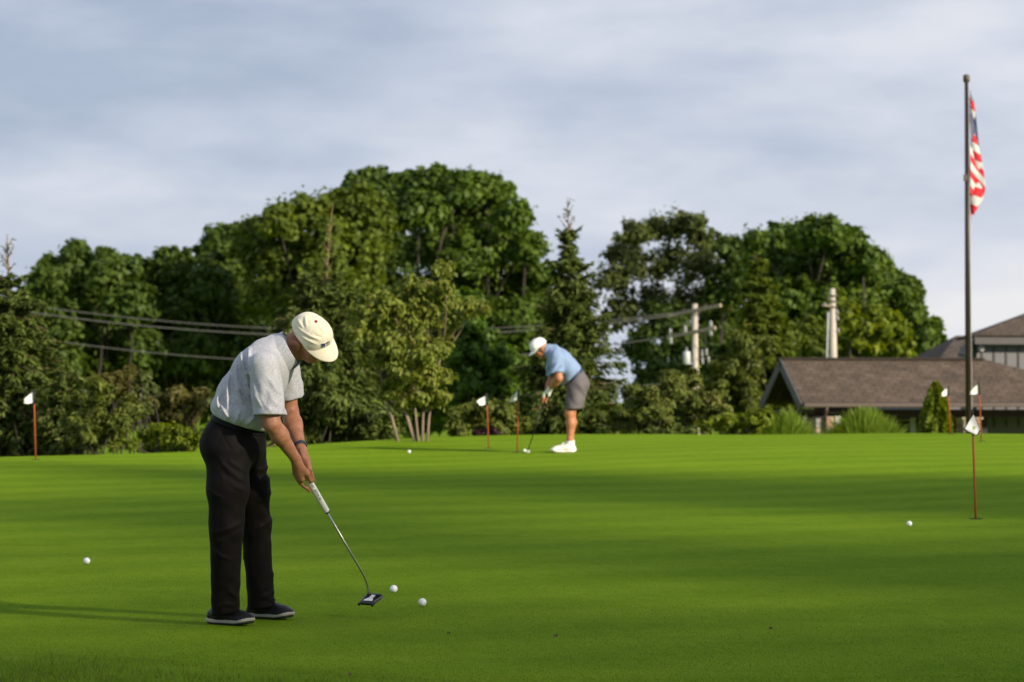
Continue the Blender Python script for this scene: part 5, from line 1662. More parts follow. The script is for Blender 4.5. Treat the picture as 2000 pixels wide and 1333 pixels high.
def near_golfer():
    Y0 = 14.72
    g0 = ray_ground(462, 1218)
    root = empty('person', g0)
    tag(root, 'golfer in cream cap, pale grey printed polo and black trousers, bent over a mallet putter', 'person')
    J = frame(g0)
    yaw = R(27)
    fwd = A3((math.cos(yaw), -math.sin(yaw), 0)); lat = A3((math.sin(yaw), math.cos(yaw), 0))
    # --- putter line
    def shaft_px(y): return 598 + 0.579 * (y - 930)
    def shaft_Y(y): return 14.68 + (y - 904) / 256.0 * 0.42
    G0 = J(shaft_px(904), 904, shaft_Y(904)); G1 = J(shaft_px(1120), 1120, shaft_Y(1120))
    a = (G1 - G0) / np.linalg.norm(G1 - G0)
    c = A3((0, -1, 0)); c = c - a * (c @ a); c /= np.linalg.norm(c)
    l = np.cross(a, c)
    if l[0] > 0: l = -l
    # --- joints
    shN, shF = J(516, 716, 14.52), J(556, 716, 14.92)
    elN, elF = J(531, 828, 14.50), J(566, 806, 14.96)
    wrN, wrF = J(575, 893, 14.615), J(588, 878, 14.775)
    Hc = J(602, 660, 14.70)
    hf = A3((0.62, -0.23, -0.75)); hf /= np.linalg.norm(hf)
    hu = A3((0.33, -0.80, 0.50)); hu -= hf * (hu @ hf); hu /= np.linalg.norm(hu)
    M = np.array([hf, -np.cross(hf, hu) if np.cross(hf, hu)[1] < 0 else np.cross(hf, hu), hu])
    head, H = head_parts(Hc, M)
    neckb = J(553, 692, 14.72)
    hipC = J(455, 852, 14.74)
    hipN, hipF = J(443, 872, 14.65), J(474, 868, 14.84)
    knN, knF = J(442, 1030, 14.64), J(499, 1022, 14.95)
    anN, anF = J(436, 1190, 14.74), J(510, 1178, 15.06)
    arm = [(d_cone(shN, elN, 0.056, 0.041), 0.03), (d_cone(elN, elN + (wrN - elN) * 0.35, 0.041, 0.0405), 0.02), (d_cone(elN + (wrN - elN) * 0.3, wrN, 0.041, 0.027, lat, 1.0), 0.025),
           (d_cone(shF, elF, 0.056, 0.042), 0.03), (d_cone(elF, elF + (wrF - elF) * 0.35, 0.042, 0.042), 0.02), (d_cone(elF + (wrF - elF) * 0.3, wrF, 0.042, 0.027), 0.025)]
    handN = hand_parts(G0, a, c, l, wrN + (wrN - elN) / np.linalg.norm(wrN - elN) * 0.012, 72, 1, (0.040, 0.060, 0.080, 0.099), 0.0165, 0.0088, thumb=(-18, 0.055, 0.112), index_to=(66, 0.168))
    handF = hand_parts(G0, a, c, l, wrF + (wrF - elF) / np.linalg.norm(wrF - elF) * 0.010, 235, -1, (-0.004, 0.016, 0.036, 0.055), 0.0165, 0.0086, thumb=(305, 0.050, 0.118))
    torso = [(d_cone(hipC, J(500, 745, 14.72), 0.088, 0.095, lat, 1.3), 0.03), (d_cone(J(500, 745, 14.72), neckb, 0.10, 0.06, lat, 1.4), 0.05),
             (d_cone(shN, shF, 0.055, 0.055), 0.05), (d_cone(neckb, H(-0.028, 0, -0.03), 0.060, 0.056), 0.03), (d_cone(neckb, H(0.02, 0, -0.055), 0.045, 0.04), 0.03)]
    legs = []
    for h_, k_, n_ in ((hipN, knN, anN), (hipF, knF, anF)):
        legs += [(d_cone(h_, k_, 0.075, 0.05), 0.03), (d_cone(k_, n_ + A3((0, 0, 0.07)), 0.048, 0.032), 0.03)]
    base = union(torso + legs + arm)
    handsN, handsF = union(handN), union(handF)
    def body(P):
        d = smin(base(P), head(P), 0.02)
        d = smin(d, handsF(P), 0.012)
        # the two hands stay separate folds of flesh
        d = smin(d, handsN(P), 0.005)
        cord = 0.0012 * np.sin(vnoise(P, 30, 1) * 4 + P[:, 2] * 40)
        return d + cord * 0.3
    link('body', mesh_field('body', body, (-0.42, -0.5, -0.02), (0.62, 0.55, 1.62), 0.0050, M_SKIN1), None, root)
    # hair below the cap
    def hair(P):
        q = (P - Hc) @ M.T
        d = head(P) - 0.003 - 0.0012 * vnoise(P, 240, 4)
        d = smax(d, q[:, 0] + 0.028 + 0.25 * np.clip(0.02 - q[:, 2], 0, 1), 0.004)
        d = smax(d, -(q[:, 2] + 0.040), 0.006)
        return smax(d, q[:, 2] - 0.068, 0.004)
    link('hair', mesh_field('hair', hair, Hc - 0.16, Hc + 0.16, 0.004, M_HAIR), None, root)
    # eyes and spectacles
    for sg in (-1, 1):
        MB().lathe([(0.001, -0.003), (0.007, -0.002), (0.009, 0.0), (0.006, 0.003), (0.001, 0.004)], 12, Matrix.Translation(Vector(H(0.0905, sg * 0.031, 0.012))) @ Vector(M[0]).to_track_quat('Z', 'Y').to_matrix().to_4x4()).build('eye', M_EYE, root, smooth=True)
    XZ = lambda pts, Y=14.62: [tuple(J(x, y, Y)[[0, 2]]) for x, y in pts]
    cr_up = [XZ([(570, 641), (583, 652), (601, 665), (627, 677)]), XZ([(574, 631), (590, 647), (610, 659), (630, 665)]), XZ([(580, 622), (587, 634), (596, 643)]), XZ([(597, 616), (598, 628), (600, 640)]), XZ([(622, 632), (630, 642), (637, 652)])]
    cr_dn = [XZ([(571, 636), (586, 650), (606, 662), (628, 671)]), XZ([(591, 620), (593, 634), (596, 645)]), XZ([(626, 630), (634, 641), (641, 652)]), XZ([(612, 652), (622, 658), (632, 661)])]
    cap(root, Hc, M, M_CREAM, 0.074, True, M_MAROON, 1.0, 0.0035, 0.055, (cr_up, cr_dn))
    # --- shirt
    S0, S1, S2, S3 = J(466, 842, 14.74), J(484, 778, 14.735), J(513, 724, 14.725), J(529, 699, 14.72)
    slN_end, slF_end = J(527, 812, 14.505), J(564, 776, 14.96)
    tr = [d_cone(S0, S1, 0.130, 0.134, lat, 1.36), (d_cone(S1, S2, 0.134, 0.126, lat, 1.42), 0.03), (d_cone(S2, S3, 0.126, 0.100, lat, 1.35), 0.03), (d_cone(S3, J(544, 684, 14.72), 0.085, 0.076), 0.04),
          (d_ell(J(497, 800, 14.70), np.array([fwd, lat, (0, 0, 1)]), (0.12, 0.15, 0.10)), 0.05),
          (d_cone(shN, J(550, 716, 14.90), 0.070, 0.060), 0.05)]
    def sleeve(sh, en, r0, r1):
        ax = (en - sh) / np.linalg.norm(en - sh)
        o = d_cone(sh, en + ax * 0.06, r0, r1, lat, 1.06)
        hol = d_cone(sh + ax * 0.14, en + ax * 0.2, r1 - 0.012, r1 - 0.006, lat, 1.06)
        return ax, o, hol
    axN, slN, hoN = sleeve(shN, slN_end, 0.074, 0.080)
    axF, slF, hoF = sleeve(shF, slF_end, 0.074, 0.080)
    plN, plF = d_plane(slN_end, axN * 0.97 + A3((-0.10, 0, 0.0))), d_plane(slF_end, axF)
    hemp = J(466, 823, 14.74); hemn = A3((0.34, -0.10, 0.94))
    hem = d_plane(hemp, hemn)
    tru = union(tr)
    spine = (S3 - S0) / np.linalg.norm(S3 - S0)
    def folds(P):
        q = P - S1
        al = q @ spine; la = q @ lat; fo = q @ np.cross(lat, spine)
        w = vnoise(P, 9, 1) * 0.9
        # long drapes from the shoulder down the back and side
        f1 = np.sin(la * 30 + fo * 55 + al * 10 + w * 2.0) * np.clip(0.5 + 0.8 * vnoise(P, 7, 6), 0, 1)
        # gathers above the belt
        ga = np.clip(1 - np.abs((P - hemp) @ (hemn / np.linalg.norm(hemn)) - 0.02) / 0.09, 0, 1)
        f2 = np.sin(la * 75 + fo * 60 + vnoise(P, 12, 9) * 3) * ga
        f1 = np.sign(f1) * np.abs(f1) ** 1.5; f3 = np.sin(la * 52 - fo * 34 + al * 26 + vnoise(P, 10, 12) * 2.5); f3 = -np.clip(np.abs(f3) - 0.75, 0, 1) * 4
        return 0.0075 * f1 + 0.0075 * f2 + 0.005 * f3 * np.clip(0.4 + vnoise(P, 6, 15), 0, 1) + 0.005 * vnoise(P, 14, 2) * (0.4 + ga)
    def sfold(P, sh, ax, ph):
        q = P - sh; s_ = q @ ax
        return 0.0062 * np.sin(s_ * 34 + (q @ lat) * 46 + (q @ A3((1, 0, 0))) * 58 + vnoise(P, 13, ph) * 2.2) * np.clip(s_ / 0.1, 0, 1)
    sh_up = [XZ(q, 14.58) for q in ([(459, 700), (461, 730), (467, 765), (477, 795)], [(467, 686), (475, 714), (488, 748)], [(485, 676), (486, 700), (491, 724)], [(447, 728), (444, 764), (445, 804)],
             [(461, 741), (475, 765), (491, 788)], [(478, 742), (487, 760), (494, 772)], [(430, 785), (438, 803), (448, 818)], [(470, 800), (466, 815), (462, 826)], [(500, 812), (490, 824), (480, 832)], [(425, 770), (424, 785), (427, 800)])]
    sh_dn = [XZ(q, 14.58) for q in ([(453, 715), (453, 750), (456, 785)], [(470, 710), (474, 740), (482, 765)], [(468, 760), (484, 785), (494, 800)], [(437, 760), (436, 785), (438, 800)], [(480, 690), (481, 715), (485, 730)])]
    sl_up = [XZ(q, 14.5) for q in ([(524, 734), (538, 757), (551, 771)], [(520, 754), (534, 780), (550, 797)], [(494, 745), (500, 773), (517, 801)], [(508, 770), (520, 792), (535, 805)])]
    sl_dn = [XZ(q, 14.5) for q in ([(512, 735), (526, 768), (544, 788)], [(498, 742), (510, 775), (528, 803)])]
    def shirt(P):
        d = tru(P)
        blouse = (P - hemp) @ (hemn / np.linalg.norm(hemn))
        d = d - 0.016 * np.exp(-((blouse - 0.035) / 0.04) ** 2)
        near = np.clip((0.02 - P[:, 1]) / 0.06, 0, 1)
        d = d + 0.35 * folds(P) - 0.0125 * near * ridges(P, sh_up, 0.0075) + 0.009 * near * ridges(P, sh_dn, 0.013)
        d = smax(d, -(blouse + 0.0), 0.016)
        for sh, ax, o, ho, pl, ph in ((shN, axN, slN, hoN, plN, 3), (shF, axF, slF, hoF, plF, 4)):
            s = o(P) + 0.5 * sfold(P, sh, ax, ph)
            if ph == 3: s = s - 0.0062 * near * ridges(P, sl_up, 0.0095) + 0.003 * near * ridges(P, sl_dn, 0.012)
            v = pl(P)
            s = s - 0.0018 * ((v > -0.030) & (v < -0.004))      # hem band
            s = smax(s, v, 0.004)
            s = smax(s, -(ho(P) + 0.5 * sfold(P, sh, ax, ph)), 0.003)
            d = smin(d, s, 0.010)
        return d
    link('shirt', mesh_field('shirt', shirt, (-0.30, -0.42, 0.72), (0.42, 0.48, 1.46), 0.0050, M_SHIRT1, 1), None, root)
    # collar: a folded band standing round the neck, and the placket
    nA = J(558, 686, 14.715); nB = J(563, 668, 14.715)
    nax = (J(592, 666, 14.71) - nA); nax /= np.linalg.norm(nax)
    cfield = d_cone(nA - nax * 0.03, nA + nax * 0.09, 0.097, 0.080, lat, 1.02)
    top = d_plane(nA + nax * 0.034, nax * 1.0 + fwd * 0.10)
    bot = d_plane(nA + nax * -0.022, nax * 1.0 + fwd * 0.45)
    def collar(P):
        d = np.abs(cfield(P) + 0.0015 * vnoise(P, 25, 3)) - 0.0032
        d = smax(d, top(P), 0.003); d = smax(d, -bot(P), 0.003)
        q = P - nA
        gap = np.abs(q @ lat) - 0.012
        front = (q @ fwd)
        return smax(d, -np.maximum(gap, 0.02 - front), 0.003)
    link('collar', mesh_field('collar', collar, nA - 0.16, nA + 0.18, 0.0034, M_SHIRT1), None, root)
    # --- trousers
    pel = [d_ell(J(454, 868, 14.74), np.array([fwd, lat, (0, 0, 1)]), (0.146, 0.180, 0.135)), (d_cone(J(464, 832, 14.74), J(456, 870, 14.74), 0.119, 0.135, lat, 1.38), 0.04)]
    def leg(hp, k_, n_, mid, r):
        return [(d_cone(hp, mid, r[0], r[1]), 0.04), (d_cone(mid, k_, r[1], r[2]), 0.03), (d_cone(k_, n_, r[2], r[3]), 0.03)]
    lgN = union(leg(J(446, 890, 14.65), knN, J(440, 1203, 14.735), J(445, 955, 14.63), (0.108, 0.101, 0.082, 0.067)))
    lgF = union(leg(J(476, 890, 14.84), knF, J(511, 1193, 15.05), J(487, 955, 14.88), (0.108, 0.098, 0.074, 0.066)))
    pelv = union(pel)
    wp = J(464, 818, 14.74)
    waist = d_plane(wp, hemn)
    hmN, hmF = d_plane(J(440, 1199, 14.735), A3((0.16, 0, -1))), d_plane(J(511, 1188, 15.05), A3((0.16, 0, -1)))
    inN, inF = d_cone(J(440, 1160, 14.73), J(440, 1230, 14.735), 0.050, 0.056), d_cone(J(511, 1150, 15.04), J(511, 1220, 15.05), 0.050, 0.056)
    zN = J(440, 1199, 14.6)[2]
    def tw(P, ph):
        z = P[:, 2]
        low = np.clip((0.34 - z) / 0.26, 0, 1)
        hi = np.clip((z - 0.62) / 0.2, 0, 1) * np.clip((0.98 - z) / 0.1, 0, 1)
        kn = np.exp(-((z - 0.50) / 0.12) ** 2)
        ang = P[:, 0] * 40 + P[:, 1] * 26
        return 0.42 * (0.0052 * low * np.sin(z * 62 + ang + vnoise(P, 11, ph) * 3.0) + 0.0045 * hi * np.sin(z * 52 - ang * 0.9 + vnoise(P, 9, ph + 1) * 2.6)
                + 0.0045 * kn * np.sin(z * 60 + ang * 0.8 + vnoise(P, 9, ph + 2) * 3) + 0.0025 * vnoise(P, 8, ph + 3) + 0.006 * vnoise(P * A3((1.6, 1.6, 0.5)), 16, ph + 4))
    tr_up = [XZ(q, 14.62) for q in ([(482, 941), (460, 926), (440, 908), (428, 890)], [(484, 924), (465, 910), (448, 898)], [(484, 960), (465, 950), (445, 930)], [(478, 1017), (455, 1030), (420, 1042)], [(463, 1085), (456, 1120), (444, 1150), (426, 1182)],
             [(464, 1172), (452, 1160), (438, 1152)], [(416, 1070), (430, 1085), (455, 1095)], [(420, 1190), (440, 1180), (460, 1187)], [(404, 950), (420, 965), (440, 972)],
             [(524, 912), (510, 918), (495, 920)], [(522, 935), (505, 945), (492, 948)], [(527, 1120), (514, 1150), (496, 1172)], [(490, 1040), (510, 1030), (527, 1015)], [(530, 1165), (512, 1172), (495, 1180)], [(527, 960), (512, 975), (498, 985)])]
    tr_dn = [XZ(q, 14.62) for q in ([(482, 950), (455, 938), (432, 915)], [(470, 1030), (445, 1045), (420, 1052)], [(460, 1100), (450, 1135), (432, 1165)], [(522, 1130), (508, 1160), (495, 1176)], [(523, 922), (508, 930), (494, 933)])]
    seam_l = [XZ([(436, 880), (433, 950), (433, 1022), (427, 1110), (421, 1198)], 14.66), XZ([(437, 838), (431, 858), (424, 872)], 14.6), XZ([(508, 1000), (499, 1090), (498, 1185)], 14.95)]
    def trousers(P):
        legsN = lgN(P) + tw(P, 11); legsF = lgF(P) + tw(P, 21)
        # pressed crease along the front of each leg
        dN = smax(smax(legsN, hmN(P), 0.003), -inN(P), 0.003)
        dF = smax(smax(legsF, hmF(P), 0.003), -inF(P), 0.003)
        d = smin(dN, dF, 0.012)
        d = smin(d, pelv(P) + 0.003 * vnoise(P, 12, 5), 0.035)
        # slanted pocket line
        pk = np.abs((P - J(436, 850, 14.56)) @ A3((0.92, 0.1, 0.40))); v = (P - J(436, 850, 14.56))
        d = d + 0.0035 * np.exp(-(pk / 0.004) ** 2) * (np.abs(v[:, 2]) < 0.075) * (P[:, 1] < -0.02)
        d = d - 0.0062 * ridges(P, tr_up, 0.009) + 0.006 * ridges(P, tr_dn, 0.012) + 0.0028 * ridges(P, seam_l, 0.0035)
        return smax(d, waist(P), 0.004)
    link('trousers', mesh_field('trousers', trousers, (-0.32, -0.42, 0.0), (0.36, 0.56, 1.06), 0.0058, M_TROUSERS, 1), None, root)
    link('belt', mesh_field('belt', shell_band(pelv, wp - hemn / np.linalg.norm(hemn) * 0.018, hemn, 0.017, 0.0022, 0.004), (-0.32, -0.42, 0.8), (0.36, 0.46, 1.12), 0.0060, M_BELT), None, root)
    # --- wrist band on the far arm
    wd = (wrF - elF) / np.linalg.norm(wrF - elF)
    bc = wrF - wd * 0.022
    fb = d_cone(wrF - wd * 0.10, wrF + wd * 0.01, 0.0315, 0.0275)
    def band(P):
        return smax(np.abs(fb(P) - 0.0042) - 0.0018, np.abs((P - bc) @ wd) - 0.0095, 0.002)
    link('wrist_band', mesh_field('wrist_band', band, bc - 0.05, bc + 0.05, 0.0022, M_BAND), None, root)
    for n_ in (anN, anF):
        sk = d_cone(n_ + A3((0.0, 0.0, 0.0)), n_ + A3((0, 0, 0.08)), 0.034, 0.038)
        link('sock', mesh_field('sock', sk, n_ - 0.12, n_ + 0.12, 0.006, M_BELT), None, root)
    # --- shoes
    def ground_at(px, py): return A3(ray_ground(px, py)) - A3(g0)
    shoe(root, ground_at(437, 1220) + A3((0, 0, 0.001)), R(-34), M_SHOE, M_SOLE)
    shoe(root, ground_at(514, 1208.3) + A3((0, 0, 0.001)), R(-31), M_SHOE, M_SOLE)

    # ---------------------------------------------------------------- the putter in his hands
    pr = empty('putter', Vector(g0) + Vector(J(722, 1168, 15.12)))
    tag(pr, 'mallet putter with fat white grip and white alignment mark, held by the near golfer', 'putter', 'putters')
    O = A3(pr.location) - A3(g0)
    loc = lambda p: Vector(A3(p) - O)
    gt = G0 - a * 0.022; gb = G0 + a * ((998 - 904) / (1120 - 904) * np.linalg.norm(G1 - G0))
    gl_ = np.linalg.norm(gb - gt)
    MB().tube([loc(gt), loc(gt + a * 0.006), loc(gt + a * gl_ * 0.4), loc(gb - a * 0.004), loc(gb)], [0.013, 0.0166, 0.0166, 0.0160, 0.0140], 20).build('grip', M_GRIP, pr, smooth=True)
    MB().tube([loc(gb - a * 0.0005), loc(gb + a * 0.006)], [0.0152, 0.0135], 18).build('grip_ring', M_BLACKMETAL, pr, smooth=True)
    bend0, bend1 = J(709, 1122, 15.06), J(717, 1142, 15.09)
    head_top = J(721, 1161, 15.115)
    MB().tube([loc(gb), loc(bend0), loc(bend0 * 0.4 + bend1 * 0.6 + A3((0.002, 0, 0.0))), loc(bend1), loc(head_top + A3((0, 0, -0.006)))], [0.0056, 0.0048, 0.0046, 0.0046, 0.0048], 12).build('shaft', M_CHROME, pr, smooth=True)
    MB().tube([loc(head_top + A3((0, 0, 0.010))), loc(head_top + A3((0, 0, -0.006)))], 0.0066, 12).build('ferrule', M_BLACKMETAL, pr, smooth=True)
    # lettering down the grip
    cu = bpy.data.curves.new('grip_lettering', 'FONT'); cu.body = 'Super Stroke'; cu.size = 0.028; cu.shear = 0.35; cu.align_x = 'CENTER'; cu.align_y = 'CENTER'; cu.extrude = 0.0003
    to = bpy.data.objects.new('tmp_text', cu); C.objects.link(to)
    bpy.context.view_layer.update()
    tm = bpy.data.meshes.new_from_object(to.evaluated_get(bpy.context.evaluated_depsgraph_get()))
    bpy.data.objects.remove(to)
    # wrap the letters round the grip
    mid = G0 + a * 0.165
    cc = c * 0.93 - l * 0.36; cc = cc / np.linalg.norm(cc); side = np.cross(cc, a)
    co = np.array([v.co[:] for v in tm.vertices])
    L0 = co[:, 0].max() - co[:, 0].min()
    for v, p in zip(tm.vertices, co):
        s_ = p[0] / L0 * 0.135
        an = p[1] * 0.72 / 0.0165
        rr = 0.0168 + p[2]
        q = mid + a * s_ + (cc * math.cos(an) - side * math.sin(an) * -1) * rr
        v.co = loc(q)
    tm.materials.clear(); tm.materials.append(M_INK)
    lo_ = link('grip_lettering', tm, None, pr)
    # mallet head: seen from behind and above; the face points away from the camera
    e = empty('head'); e.parent = pr; e.location = loc(J(724, 1171, 15.10))
    e.rotation_euler = (R(27), R(1), R(-34)); e.scale = (0.93, 0.93, 0.93)
    def plate(name, poly, z0, z1, m_, bev=0.0015):
        return MB().prism([(x, y, z0) for x, y in poly], (0, 0, z1 - z0)).build(name, m_, e, bevel=bev)
    plate('face_bar', [(-0.050, 0.036), (0.050, 0.036), (0.050, 0.046), (-0.050, 0.046)], -0.012, 0.012, M_GREYMETAL)
    plate('sole_plate', [(-0.030, -0.030), (0.030, -0.030), (0.046, 0.036), (-0.046, 0.036)], -0.012, -0.006, M_BLACKMETAL)
    plate('centre_body', [(-0.016, -0.012), (0.016, -0.012), (0.013, 0.036), (-0.013, 0.036)], -0.006, 0.007, M_GREYMETAL)
    plate('rear_bar', [(-0.046, -0.046), (0.046, -0.046), (0.036, -0.030), (-0.036, -0.030)], -0.011, 0.004, M_BLACKMETAL)
    for sg in (-1, 1):
        plate('wing', [(sg * 0.034, -0.032), (sg * 0.046, -0.030), (sg * 0.058, 0.020), (sg * 0.050, 0.040), (sg * 0.044, 0.036), (sg * 0.048, 0.018)][::sg], -0.009, 0.005, M_GREYMETAL)
        plate('wing_edge', [(sg * 0.044, -0.030), (sg * 0.0465, -0.030), (sg * 0.0585, 0.018), (sg * 0.056, 0.018)][::sg], 0.0052, 0.0068, M_GOLD, 0)
        MB().tube([(sg * 0.044, -0.056, -0.003), (sg * 0.044, -0.034, -0.003)], 0.0085, 14).build('weight', M_BLACKMETAL, e, smooth=False)
        plate('alignment_mark', [(sg * 0.0012, -0.028), (sg * 0.028, -0.028), (sg * 0.029, -0.017), (sg * 0.0125, 0.004), (sg * 0.0125, 0.034), (sg * 0.0012, 0.034)][::sg], 0.0072, 0.0084, M_PAINTWHITE, 0)
    plate('rear_deck', [(-0.030, -0.030), (0.030, -0.030), (0.028, -0.016), (0.014, -0.002), (-0.014, -0.002), (-0.028, -0.016)], -0.006, 0.0068, M_GREYMETAL)
near_golfer()

# ------------------------------------------------------------------ the golfer in blue, farther back
def far_golfer():
    g0 = ray_ground(1103, 884)
    Y0 = g0.y
    root = empty('person', g0)
    tag(root, 'golfer in white cap, light blue polo and grey shorts, putting toward the left', 'person')
    J0 = frame(g0)
    J = lambda px, py, d: J0(px, py, Y0 + d)
    yaw = R(6)
    fwd = A3((-math.cos(yaw), -math.sin(yaw), 0)); lat = A3((-math.sin(yaw), math.cos(yaw), 0))
    G0, G1 = J(1070, 763, -0.02), J(1031.5, 879, 0.0)
    a = (G1 - G0) / np.linalg.norm(G1 - G0)
    c = A3((0, -1, 0)); c = c - a * (c @ a); c /= np.linalg.norm(c)
    l = np.cross(a, c)
    if l[0] < 0: l = -l                     # l points right, towards his body
    shN, shF = J(1086, 697, -0.19), J(1080, 697, 0.19)
    elN, elF = J(1091, 739, -0.24), J(1078, 742, 0.22)
    wrN, wrF = J(1074, 760, -0.07), J(1067, 771, 0.07)
    Hc = J(1057, 681, 0.0)
    M = head_axes(fwd, R(42), R(4))
    head, H = head_parts(Hc, M, 1.02)
    neckb = J(1074, 687, 0)
    hipC = J(1127, 752, 0)
    hipN, hipF = J(1127, 760, -0.10), J(1129, 760, 0.10)
    knN, knF = J(1112, 808, -0.14), J(1115, 806, 0.16)
    anN, anF = J(1112.5, 866, -0.14), J(1115, 864, 0.16)
    arm = [(d_cone(shN, elN, 0.062, 0.052), 0.03), (d_cone(elN, elN + (wrN - elN) * 0.4, 0.053, 0.052), 0.02), (d_cone(elN + (wrN - elN) * 0.3, wrN, 0.052, 0.031), 0.03),
           (d_cone(shF, elF, 0.062, 0.050), 0.03), (d_cone(elF, elF + (wrF - elF) * 0.4, 0.050, 0.049), 0.02), (d_cone(elF + (wrF - elF) * 0.3, wrF, 0.048, 0.031), 0.03)]
    ss1 = (-0.004, 0.018, 0.040, 0.061); ss2 = (0.085, 0.107, 0.129, 0.150)
    def hands(fr, which):
        if which == 'glove': return hand_parts(G0, a, c, l, wrN + (wrN - elN) / np.linalg.norm(wrN - elN) * 0.01, 60, 1, ss1, 0.015, fr, thumb=(-60, 0.05, 0.11), palm_r=0.0185)
        return hand_parts(G0, a, c, l, wrF + (wrF - elF) / np.linalg.norm(wrF - elF) * 0.01, 215, -1, ss2, 0.015, fr, thumb=(-30, 0.11, 0.165), palm_r=0.0185)
    torso = [(d_cone(hipC, J(1098, 712, 0), 0.11, 0.11, lat, 1.3), 0.03), (d_cone(J(1098, 712, 0), neckb, 0.11, 0.07, lat, 1.4), 0.05), (d_cone(shN, shF, 0.06, 0.06), 0.05),
             (d_cone(neckb, H(-0.03, 0, -0.03), 0.068, 0.062), 0.03), (d_cone(neckb, H(0.02, 0, -0.06), 0.05, 0.045), 0.03)]
    legs = []
    for h_, k_, n_ in ((hipN, knN, anN), (hipF, knF, anF)):
        calf = k_ * 0.66 + n_ * 0.34 - fwd * 0.016
        legs += [(d_cone(h_, k_, 0.074, 0.057), 0.03), (d_cone(k_, calf, 0.053, 0.053), 0.04), (d_cone(calf, n_ + A3((0, 0, 0.05)), 0.052, 0.035), 0.04), (d_cone(n_ + A3((0, 0, 0.05)), n_, 0.035, 0.035), 0.02), (d_cone(n_, n_ + fwd * 0.04 + A3((0, 0, -0.025)), 0.034, 0.026), 0.02)]
    base = union(torso + legs + arm); hn, hf = union(hands(0.0075, 'glove')), union(hands(0.0092, 'bare'))
    def body(P):
        d = smin(base(P), head(P), 0.02)
        return smin(smin(d, hf(P), 0.01), hn(P), 0.006)
    link('body', mesh_field('body', body, (-0.52, -0.42, -0.02), (0.42, 0.42, 1.52), 0.0072, M_SKIN2), None, root)
    gl = union(hands(0.0098, 'glove') + [(d_cone(wrN - (wrN - elN) / np.linalg.norm(wrN - elN) * 0.02, wrN, 0.036, 0.034), 0.015)])
    link('glove', mesh_field('glove', lambda P: gl(P) - 0.001, wrN - 0.2, wrN + 0.2, 0.0045, M_GLOVE), None, root)
    def hair(P):
        q = (P - Hc) @ M.T
        d = head(P) - 0.004
        d = smax(d, q[:, 0] + 0.02 + 0.25 * np.clip(0.02 - q[:, 2], 0, 1), 0.004)
        return smax(smax(d, -(q[:, 2] + 0.045), 0.006), q[:, 2] - 0.045, 0.004)
    link('hair', mesh_field('hair', hair, Hc - 0.16, Hc + 0.16, 0.005, M_HAIR), None, root)
    for sg in (-1, 1):
        MB().lathe([(0.001, -0.003), (0.007, -0.002), (0.009, 0.0), (0.006, 0.003), (0.001, 0.004)], 10, Matrix.Translation(Vector(H(0.0905, sg * 0.031, 0.012))) @ Vector(M[0]).to_track_quat('Z', 'Y').to_matrix().to_4x4()).build('eye', M_EYE, root, smooth=True)
    cap(root, Hc, M, M_WCAP, 0.070, False, M_WCAP, 0.8, 0.0045, 0.034)
    # shirt
    S0, S1, S2, S3 = J(1119, 741, 0), J(1107, 721, 0), J(1095, 705, 0), J(1083, 692, 0)
    tru = union([d_cone(S0, S1, 0.146, 0.150, lat, 1.28), (d_cone(S1, S2, 0.150, 0.140, lat, 1.36), 0.03), (d_cone(S2, S3, 0.138, 0.112, lat, 1.35), 0.03), (d_cone(S3, J(1072, 684, 0), 0.09, 0.072), 0.04), (d_cone(shN, shF, 0.078, 0.078), 0.05)])
    hemp = J(1121, 735, 0); hemn = A3((-0.70, 0, 0.72)) * 1.0
    hemn = A3(J(1100, 712, 0) - J(1122, 735, 0)); hemn /= np.linalg.norm(hemn)
    slN_end, slF_end = J(1086, 731, -0.24), J(1079, 733, 0.22)
    sl = []
    for sh, en in ((shN, slN_end), (shF, slF_end)):
        ax = (en - sh) / np.linalg.norm(en - sh)
        sl.append((sh, ax, d_cone(sh, en + ax * 0.06, 0.082, 0.088), d_cone(sh + ax * 0.12, en + ax * 0.2, 0.074, 0.081), d_plane(en, ax * 0.95 + A3((0.18, 0, 0.1)))))
    def shirt(P):
        b = (P - hemp) @ hemn
        d = tru(P) - 0.014 * np.exp(-((b - 0.03) / 0.04) ** 2)
        q = P - S1
        d = d + 0.006 * np.sin(q[:, 0] * 38 - q[:, 2] * 30 + q[:, 1] * 18 + vnoise(P, 8, 1) * 2.2) * np.clip(0.5 + vnoise(P, 6, 4), 0, 1) + 0.006 * vnoise(P, 13, 2)
        d = smax(d, -b, 0.02)
        for sh, ax, o, ho, pl in sl:
            s = smax(smax(o(P) + 0.005 * np.sin(((P - sh) @ ax) * 30 + P[:, 0] * 50 + vnoise(P, 12, 3) * 2), pl(P), 0.005), -ho(P), 0.004)
            d = smin(d, s, 0.026)
        return d
    link('shirt', mesh_field('shirt', shirt, (-0.40, -0.44, 0.80), (0.42, 0.44, 1.52), 0.0070, M_SHIRT2, 1), None, root)
    nA = J(1073, 687, 0); nax = H(-0.02, 0, -0.05) - nA; nax /= np.linalg.norm(nax)
    cf = d_cone(nA - nax * 0.02, nA + nax * 0.09, 0.088, 0.078)
    t_, b_ = d_plane(nA + nax * 0.050, nax), d_plane(nA - nax * 0.012, nax + fwd * 0.4)
    def collar(P):
        return smax(smax(np.abs(cf(P)) - 0.004, t_(P), 0.003), -b_(P), 0.003)
    link('collar', mesh_field('collar', collar, nA - 0.17, nA + 0.17, 0.005, M_SHIRT2), None, root)
    # shorts
    pel = union([d_ell(J(1128, 750, 0), np.array([fwd, lat, (0, 0, 1)]), (0.145, 0.185, 0.135)), (d_cone(J(1121, 734, 0), J(1127, 752, 0), 0.132, 0.14, lat, 1.3), 0.05)])
